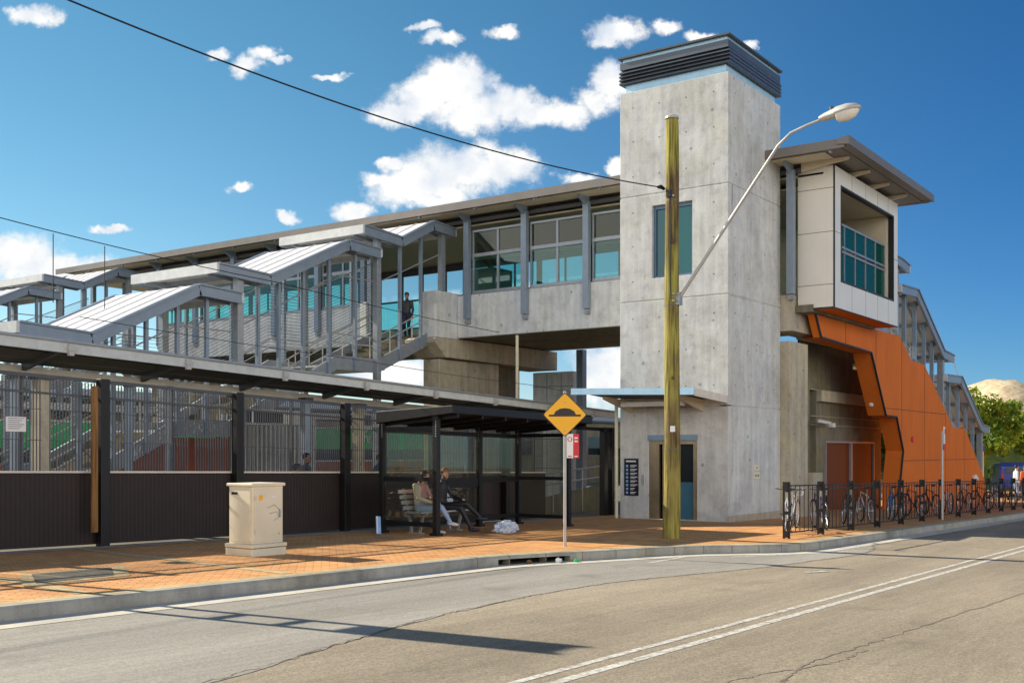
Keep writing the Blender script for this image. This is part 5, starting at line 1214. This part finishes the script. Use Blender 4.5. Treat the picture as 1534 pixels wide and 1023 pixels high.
# ================================================================ PEOPLE
def skinmat(n, c): MT[n] = plain(n, c, .55, 0, .05, 20)
for n, c in (('skin', (.50, .29, .19)), ('skindark', (.30, .16, .10)), ('hairdark', (.015, .012, .01)), ('pinkjacket', (.52, .27, .24)), ('creamjacket', (.68, .60, .48)), ('jeans', (.34, .45, .62)), ('blackcloth', (.016, .016, .018)), ('shoewhite', (.7, .7, .72)), ('shoedark', (.03, .03, .06)), ('capbrown', (.20, .10, .05)), ('greycloth', (.07, .075, .085)), ('bluecloth', (.10, .17, .28)), ('orangecloth', (.75, .16, .03)), ('palecloth', (.55, .6, .68)), ('navycloth', (.02, .03, .08))): skinmat(n, c)
def person(loc, rz, J, label, cols, hair='hairdark', vox=.011, cap=None, group=None, long_hair=False):
    """J: joint positions (metres, facing -Y, feet near z=0). One continuous body: tapered limbs, torso, head, hands and shoes fused into one surface by a voxel remesh, coloured by nearest limb."""
    V = {k: Vector(v) for k, v in J.items()}
    rad = dict(pelvis=.13, waist=.125, chest=.14, neck=.06, hipL=.1, hipR=.1, kneeL=.066, kneeR=.066, shL=.07, shR=.07, elL=.05, elR=.05, wrL=.03, wrR=.03)
    for s in 'LR':
        dd = (V['hand' + s] - V['wr' + s]).normalized(); V['palm' + s] = V['wr' + s] + dd * .06
    m = MB()
    def limb(a, b, ra, rb):
        A, B = V[a], V[b]; k = 6; m.tube([A.lerp(B, t / k) for t in range(k + 1)], [lerp(ra, rb, t / k) * (1 + .06 * sin(pi * min(1, t / k * 1.6))) for t in range(k + 1)], 12)
        for p, r in ((A, ra), (B, rb)): m.ell(p, (r, r, r), 12, 8)
    for s in 'LR':
        limb('chest', 'sh' + s, .075, .062); limb('sh' + s, 'el' + s, .06, .048); limb('el' + s, 'wr' + s, .05, .033); limb('wr' + s, 'palm' + s, .03, .03)
        limb('pelvis', 'hip' + s, .12, .105); limb('hip' + s, 'knee' + s, .098, .066); limb('knee' + s, 'ank' + s, .066, .042)
    # torso: oval rings from hips to neck, as wide as the shoulders ask
    sv = (V['shL'] - V['shR']); sv.normalize(); ringp = [('pelvis', 0, .155, .125), ('waist', 0, .15, .11), ('waist', .5, .165, .115), ('chest', 0, .175, .12), ('chest', .5, .13, .095), ('neck', 0, .062, .06), ('head', 0, .055, .055)]
    seq = ['pelvis', 'waist', 'chest', 'neck', 'head']; rings = []
    for nm, tt, w, dp in ringp:
        q = seq.index(nm); A = V[nm]; B = V[seq[min(4, q + 1)]]; c = A.lerp(B, tt); ax = (V[seq[min(4, q + 1)]] - V[seq[max(0, q - 1)]]).normalized(); f = ax.cross(sv).normalized()
        rings.append([m.bm.verts.new(c + sv * (w * cos(2 * pi * k / 16)) + f * (dp * sin(2 * pi * k / 16))) for k in range(16)])
    for A, B in zip(rings, rings[1:]):
        for k in range(16): m.bm.faces.new((A[k], A[(k + 1) % 16], B[(k + 1) % 16], B[k]))
    m.bm.faces.new(rings[0][::-1]); m.bm.faces.new(rings[-1])
    # head with brow, nose, chin and ears
    h = V['head']; look = Vector(J.get('look', (0, -1, 0))); look = Vector(look).normalized(); side = Vector((0, 0, 1)).cross(look).normalized(); up = look.cross(side)
    rot = Matrix((side, -look, up)).transposed().to_quaternion()
    m.ell(h + up * .02, (.076, .094, .11), 18, 14, rot); m.ell(h + look * .03 - up * .065, (.052, .055, .05), 12, 8, rot); m.ell(h + look * .098 - up * .012, (.015, .02, .026), 8, 6, rot)
    for s in (-1, 1): m.ell(h + side * s * .078 - up * .01, (.012, .022, .032), 8, 6, rot)
    m.ell(h + look * .086 - up * .062, (.024, .014, .01), 8, 6, rot)
    # hands: palm, four unequal curled fingers and a thumb
    for s in 'LR':
        wr = V['wr' + s]; d = (V['hand' + s] - wr).normalized(); ref = Vector((0, -1, 0)) if abs(d.y) < .8 else Vector((0, 0, -1)); w = d.cross(ref).normalized(); c = w.cross(d).normalized()
        m.ell(wr + d * .05, (.042, .018, .055), 10, 8, Matrix((w, c, d)).transposed().to_quaternion())
        for k, ln in enumerate((.066, .076, .07, .055)):
            b0 = wr + d * .09 + w * (-.03 + .02 * k); m.tube([b0, b0 + d * ln * .45 + c * .006, b0 + d * ln * .8 + c * .022, b0 + d * ln * .92 + c * .04], [.0095, .009, .0085, .007], 6)
        b0 = wr + d * .035 - w * .035; m.tube([b0, b0 - w * .03 + d * .025 + c * .01, b0 - w * .035 + d * .055 + c * .02], [.012, .0105, .009], 6)
    for s in 'LR':
        a = V['ank' + s]; f = Vector(J.get('toe' + s, (0, -1, 0))).normalized(); fs = Vector((0, 0, 1)).cross(f); 
        if fs.length < .1: fs = Vector((1, 0, 0))
        fs.normalize(); fu = f.cross(fs); q = Matrix((fs, -f, fu)).transposed().to_quaternion()
        m.ell(a + f * .07 - fu * .045, (.045, .135, .042), 12, 8, q); m.ell(a - fu * .03 - f * .02, (.042, .05, .05), 10, 8, q)
    b = m.build('body', 'skin'); rm = b.modifiers.new('remesh', 'REMESH'); rm.mode = 'VOXEL'; rm.voxel_size = vox; sm = b.modifiers.new('s', 'SMOOTH'); sm.factor = .5; sm.iterations = 3
    dg = bpy.context.evaluated_depsgraph_get(); dg.update(); fin = bpy.data.meshes.new_from_object(b.evaluated_get(dg)); bpy.data.objects.remove(b)
    fin.materials.clear(); order = ['skin', 'top', 'legs', 'shoe', 'top2']
    for n in order: fin.materials.append(MT[cols.get(n, cols['top'])])
    segs = []
    for a, c_, k in [('pelvis', 'waist', 1), ('waist', 'chest', 1), ('chest', 'neck', 1), ('neck', 'head', 0)] + [q for s in 'LR' for q in (('chest', 'sh' + s, 1), ('sh' + s, 'el' + s, 1), ('el' + s, 'wr' + s, 1), ('wr' + s, 'hand' + s, 0), ('pelvis', 'hip' + s, 2), ('hip' + s, 'knee' + s, 2), ('knee' + s, 'ank' + s, 2))]:
        segs.append((V[a], V[c_], k, rad.get(a, .09)))
    for s in 'LR': f = Vector(J.get('toe' + s, (0, -1, 0))).normalized(); segs.append((V['ank' + s] - Vector((0, 0, .05)), V['ank' + s] + f * .17 - Vector((0, 0, .05)), 3, .05))
    segs.append((V['head'] - Vector((0, 0, .08)), V['head'] + Vector((0, 0, .06)), 0, .11))
    for p in fin.polygons:
        c = p.center; best = 9; bk = 1
        for a, q, k, r in segs:
            ab = q - a; tt = max(0, min(1, (c - a).dot(ab) / max(1e-9, ab.length_squared))); dd = (c - a - ab * tt).length - r * .9
            if dd < best: best = dd; bk = k
        if bk == 1 and 'top2' in cols and c.x < V['chest'].x - .1: bk = 4
        p.material_index = bk
    fin.polygons.foreach_set('use_smooth', [True] * len(fin.polygons))
    pr = bpy.data.objects.new('person', fin); COL.objects.link(pr); ORG[pr.name] = Vector((0, 0, 0)); tag(pr, label, 'person', group); fin.name = 'person'
    m = MB(); m.ell(h + up * .048 - look * .018, (.086, .098, .096), 18, 12, rot)
    bm_cut = [v for v in m.bm.verts if (v.co - h).dot(look) > .045 and (v.co - h).dot(up) < .085 or (v.co - h).dot(up) < -.03]
    bmesh.ops.delete(m.bm, geom=bm_cut, context='VERTS')
    if long_hair: m.ell(h - look * .06 - up * .1, (.07, .05, .13), 12, 8, rot)
    m.build('hair', hair, pr)
    for s in (-1, 1): m = MB(); m.ell(h + look * .086 + side * s * .032 + up * .018, (.012, .006, .006), 8, 6, rot); m.build('eye', 'hairdark', pr)
    if cap:
        m = MB(); m.ell(h + up * .062 - look * .005, (.09, .106, .085), 18, 10, rot); bmesh.ops.delete(m.bm, geom=[v for v in m.bm.verts if (v.co - h).dot(up) < .05], context='VERTS')
        m.ell(h + up * .058 + look * .11, (.07, .07, .008), 14, 6, rot); m.build('cap', cap, pr)
    pr.location = loc; pr.rotation_euler = (0, 0, rz); return pr
def seated(**k):
    J = dict(pelvis=(0, .02, .55), waist=(0, .05, .70), chest=(0, .04, .95), neck=(0, .0, 1.10), head=(0, -.04, 1.245), hipL=(.10, -.03, .53), hipR=(-.10, -.03, .53), kneeL=(.13, -.46, .53), kneeR=(-.13, -.46, .53), ankL=(.13, -.50, .09), ankR=(-.13, -.50, .09), shL=(.19, .04, 1.02), shR=(-.19, .04, 1.02), elL=(.24, -.08, .76), elR=(-.24, -.08, .76), wrL=(.12, -.30, .66), wrR=(-.12, -.30, .66), handL=(.06, -.42, .64), handR=(-.06, -.42, .64)); J.update(k); return J
def standing(**k):
    J = dict(pelvis=(0, 0, .93), waist=(0, 0, 1.08), chest=(0, .01, 1.30), neck=(0, .01, 1.46), head=(0, -.02, 1.60), hipL=(.09, 0, .88), hipR=(-.09, 0, .88), kneeL=(.10, -.02, .48), kneeR=(-.10, -.02, .48), ankL=(.10, .02, .085), ankR=(-.10, .02, .085), shL=(.18, .01, 1.38), shR=(-.18, .01, 1.38), elL=(.23, .03, 1.09), elR=(-.23, .03, 1.09), wrL=(.23, -.06, .85), wrR=(-.23, -.06, .85), handL=(.22, -.09, .72), handR=(-.22, -.09, .72)); J.update(k); return J
# two people on the bench
g0 = gz(-9)
person((-9.28, 2.9, g0), .12, seated(kneeL=(.05, -.47, .56), ankL=(.16, -.62, .26), toeL=(.4, -1, -.15), kneeR=(-.08, -.44, .5), ankR=(-.10, -.48, .09), head=(.03, -.06, 1.20), look=(.55, -1, -.25), wrL=(.10, -.34, .68), handL=(.02, -.42, .66), wrR=(-.06, -.32, .66), handR=(.02, -.4, .66)),
    'seated person in a pink and cream jacket, light jeans and white shoes', dict(skin='skin', top='pinkjacket', top2='creamjacket', legs='jeans', shoe='shoewhite'), long_hair=True)
person((-8.52, 2.92, g0), .1, seated(kneeL=(.22, -.47, .60), ankL=(.42, -.68, .32), toeL=(.5, -1, -.05), kneeR=(.0, -.46, .52), ankR=(.10, -.66, .09), toeR=(.3, -1, 0), head=(.0, -.05, 1.26), look=(-.35, -1, 0), elR=(-.33, -.12, .98), wrR=(-.17, -.14, 1.16), handR=(-.115, -.13, 1.27), wrL=(.16, -.36, .70), handL=(.2, -.46, .68)),
    'seated person in black with a brown cap and one hand raised', dict(skin='skin', top='blackcloth', legs='blackcloth', shoe='shoedark'), cap='capbrown')
person((4.3, 15.1, 6.2), -1.2, standing(kneeL=(.10, -.1, .48), ankR=(-.10, .12, .1)), 'person in a dark top and grey cap standing at the head of the near stairs', dict(skin='skin', top='greycloth', legs='navycloth', shoe='shoedark'), vox=.014, cap='greycloth')
person((-9.1, 6.6, .13), .4, standing(), 'person with dark hair standing on the platform behind the fence', dict(skin='skindark', top='greycloth', legs='blackcloth', shoe='shoedark'), vox=.016)
person((-9.8, 6.3, .13), .9, seated(pelvis=(0, .02, .55), head=(0, -.1, 1.36)), 'seated person seen only as a dark head above the fence', dict(skin='skindark', top='blackcloth', legs='blackcloth', shoe='shoedark'), vox=.016)
m = MB(); m.box(-10.2, -9.4, 6.1, 6.6, .48, .54); m.box(-10.2, -9.4, 6.55, 6.6, .6, .95); m.box(-10.1, -10.05, 6.15, 6.55, .14, .48); m.box(-9.55, -9.5, 6.15, 6.55, .14, .48)
tag(m.build('platform_bench', 'darksteel', loc=(-9.8, 6.35, .14)), 'dark platform bench hidden behind the brown fence', 'bench')
person((-5.9, 7.2, .1), .2, standing(), 'person in dark clothes standing behind the left pane of the shelter', dict(skin='skindark', top='navycloth', legs='blackcloth', shoe='shoedark'), vox=.016)
person((31.0, -1.2, gz(31)), .6, standing(), 'person in pale blue clothes standing beyond the stairs', dict(skin='skin', top='palecloth', legs='jeans', shoe='shoedark'), vox=.022)
person((30.2, -1.75, gz(30.2)), 2.2, standing(kneeL=(.1, -.12, .49)), 'person in an orange vest walking in front of the blue van', dict(skin='skin', top='orangecloth', legs='navycloth', shoe='shoedark'), vox=.022)
person((31.0, -2.1, gz(31)), 1.2, standing(), 'person in navy clothes at the right edge in front of the blue van', dict(skin='skin', top='navycloth', legs='navycloth', shoe='shoedark'), vox=.022)
# ================================================================ VAN
def van(x, y, rz):
    t = bpy.data.objects.new('van', None); COL.objects.link(t); ORG[t.name] = Vector((0, 0, 0)); tag(t, 'blue van parked beyond the street stairs at the right edge', 'van')
    prof = [(-2.4, .35), (2.3, .35), (2.42, .6), (2.36, .95), (1.75, 1.12), (1.1, 1.88), (-2.2, 1.95), (-2.42, 1.7)]
    m = MB(); m.prism(prof, 'y', -.92, .92); m.build('body', 'vanblue', t, bevel=.05)
    m = MB(); m.prism([(1.68, 1.16), (1.14, 1.78), (.55, 1.78), (.55, 1.16)], 'y', -.935, .935); m.build('window', 'screen', t)
    m = MB(); m.prism([(-2.455, 1.35), (-2.445, 1.68), (-2.39, 1.68), (-2.39, 1.35)], 'y', -.62, .62); m.build('rear_window', 'screen', t)
    for wx in (-1.5, 1.55):
        for s in (-1, 1):
            m = MB(); m.disc((wx, s * .84, .33), (0, 1, 0), .33, .2, 24); w = m.build('wheel', 'rubber', t); m = MB(); m.disc((wx, s * .945, .33), (0, 1, 0), .19, .02, 16); m.build('hubcap', 'aluminium', w)
    for s in (-1, 1): bx('tail_light', 'signred', t, (-2.45, -2.41, s * .8 - .07, s * .8 + .07, .9, 1.3)); bx('headlight', 'lens', t, (2.36, 2.43, s * .7 - .14, s * .7 + .14, .68, .88))
    bx('bumper', 'darksteel', t, (-2.5, -2.38, -.9, .9, .34, .55), (2.38, 2.5, -.9, .9, .34, .55))
    t.location = (x, y, gz(x)); t.rotation_euler = (0, 0, rz)
van(41, .9, .3)
t = thing('yellow_post', (30.2, .2, gz(30)), 'yellow post with a dark fitting standing before the trees at right', 'post')
m = MB(); m.tube([(30.2, .2, gz(30)), (30.2, .2, 1.9)], .07, 10); m.build('shaft', 'signyellow', t); bx('fitting', 'darksteel', t, (30.1, 30.3, .1, .3, 1.9, 2.2))
# ================================================================ TREES
def tree(x, y, h, r, seed, label, mat='leaflight', trunk=.2, n=5200, leaf=.2, sub=9, zlow=.35):
    rg = random.Random(seed); g = gz(x); t = thing('tree', (x, y, g), label, 'tree', 'trees beyond the station')
    m = MB(); top = Vector((x + rg.uniform(-.3, .3), y + rg.uniform(-.3, .3), g + h * .72)); fork = Vector((x, y, g + h * .3))
    m.tube([(x, y, g - .1), (x + .03, y, g + h * .15), fork, fork.lerp(top, .5), top], [trunk * 1.25, trunk, trunk * .85, trunk * .55, trunk * .2], 10); tips = []
    for k in range(sub):
        a = 2 * pi * k / sub + rg.uniform(-.4, .4); b0 = fork.lerp(top, rg.uniform(0, .7)); e_ = Vector((x + cos(a) * r * rg.uniform(.5, .85), y + sin(a) * r * rg.uniform(.5, .85), g + h * rg.uniform(zlow + .1, .88)))
        mid = b0.lerp(e_, .5) + Vector((0, 0, rg.uniform(-.1, .3))); m.tube([b0, mid, e_], [trunk * .45, trunk * .28, trunk * .1], 7); tips += [e_, mid]
    m.build('trunk', 'bark', t)
    tips += [top, Vector((x, y, g + h * .9))]
    cl = []
    for p in tips:
        for _ in range(4): cl.append((p + Vector((rg.gauss(0, r * .2), rg.gauss(0, r * .2), rg.gauss(0, r * .13))), r * rg.uniform(.14, .3)))
    m = MB(); bmv = m.bm.verts.new; bmf = m.bm.faces.new
    for i in range(n):
        c, cr = cl[rg.randrange(len(cl))]; d = Vector((rg.gauss(0, 1), rg.gauss(0, 1), rg.gauss(0, 1))).normalized(); p = c + d * cr * rg.random() ** .4
        nrm = (d + Vector((rg.gauss(0, .7), rg.gauss(0, .7), rg.gauss(0, .7) + .3))).normalized(); a = nrm.orthogonal().normalized(); a = Quaternion(nrm, rg.uniform(0, 6.28)) @ a; b = nrm.cross(a); s = leaf * rg.uniform(.6, 1.3)
        bmf([bmv(p - a * s), bmv(p + b * s * .45), bmv(p + a * s), bmv(p - b * s * .45)])
    m.build('crown', mat, t, recalc=False, smooth=False)
    return t
tree(36, 3.0, 5.8, 3.0, 1, 'bright yellow green tree nearest the street stairs', n=15000, leaf=.17)
tree(41, -2.0, 5.7, 3.4, 2, 'yellow green tree behind the blue van at the right edge', n=15000, leaf=.17)
tree(47, 5.0, 5.8, 3.6, 3, 'darker green tree standing behind the bright ones', 'leafdark', n=6000, leaf=.26)
tree(40, 8.0, 5.6, 3.2, 4, 'dark tree glimpsed behind the end of the orange wall', 'leafdark', n=5000, leaf=.26)
tree(26, 12.0, 6.0, 2.8, 5, 'green tree glimpsed through the slot in the undercroft wall', 'leaflight', n=4500)
tree(52, -4.5, 5.6, 3.5, 6, 'broad green tree farthest down the street', 'leafdark', n=5000, leaf=.26)
m = MB(); m.box(60, 64, -20, 40, -1.3, 2.2); tag(m.build('distant_hedge', 'leafdark', loc=(62, 10, -1)), 'long dark hedge closing the view far down the street', 'hedge')
SC.cycles.max_bounces = 8; SC.cycles.transparent_max_bounces = 16
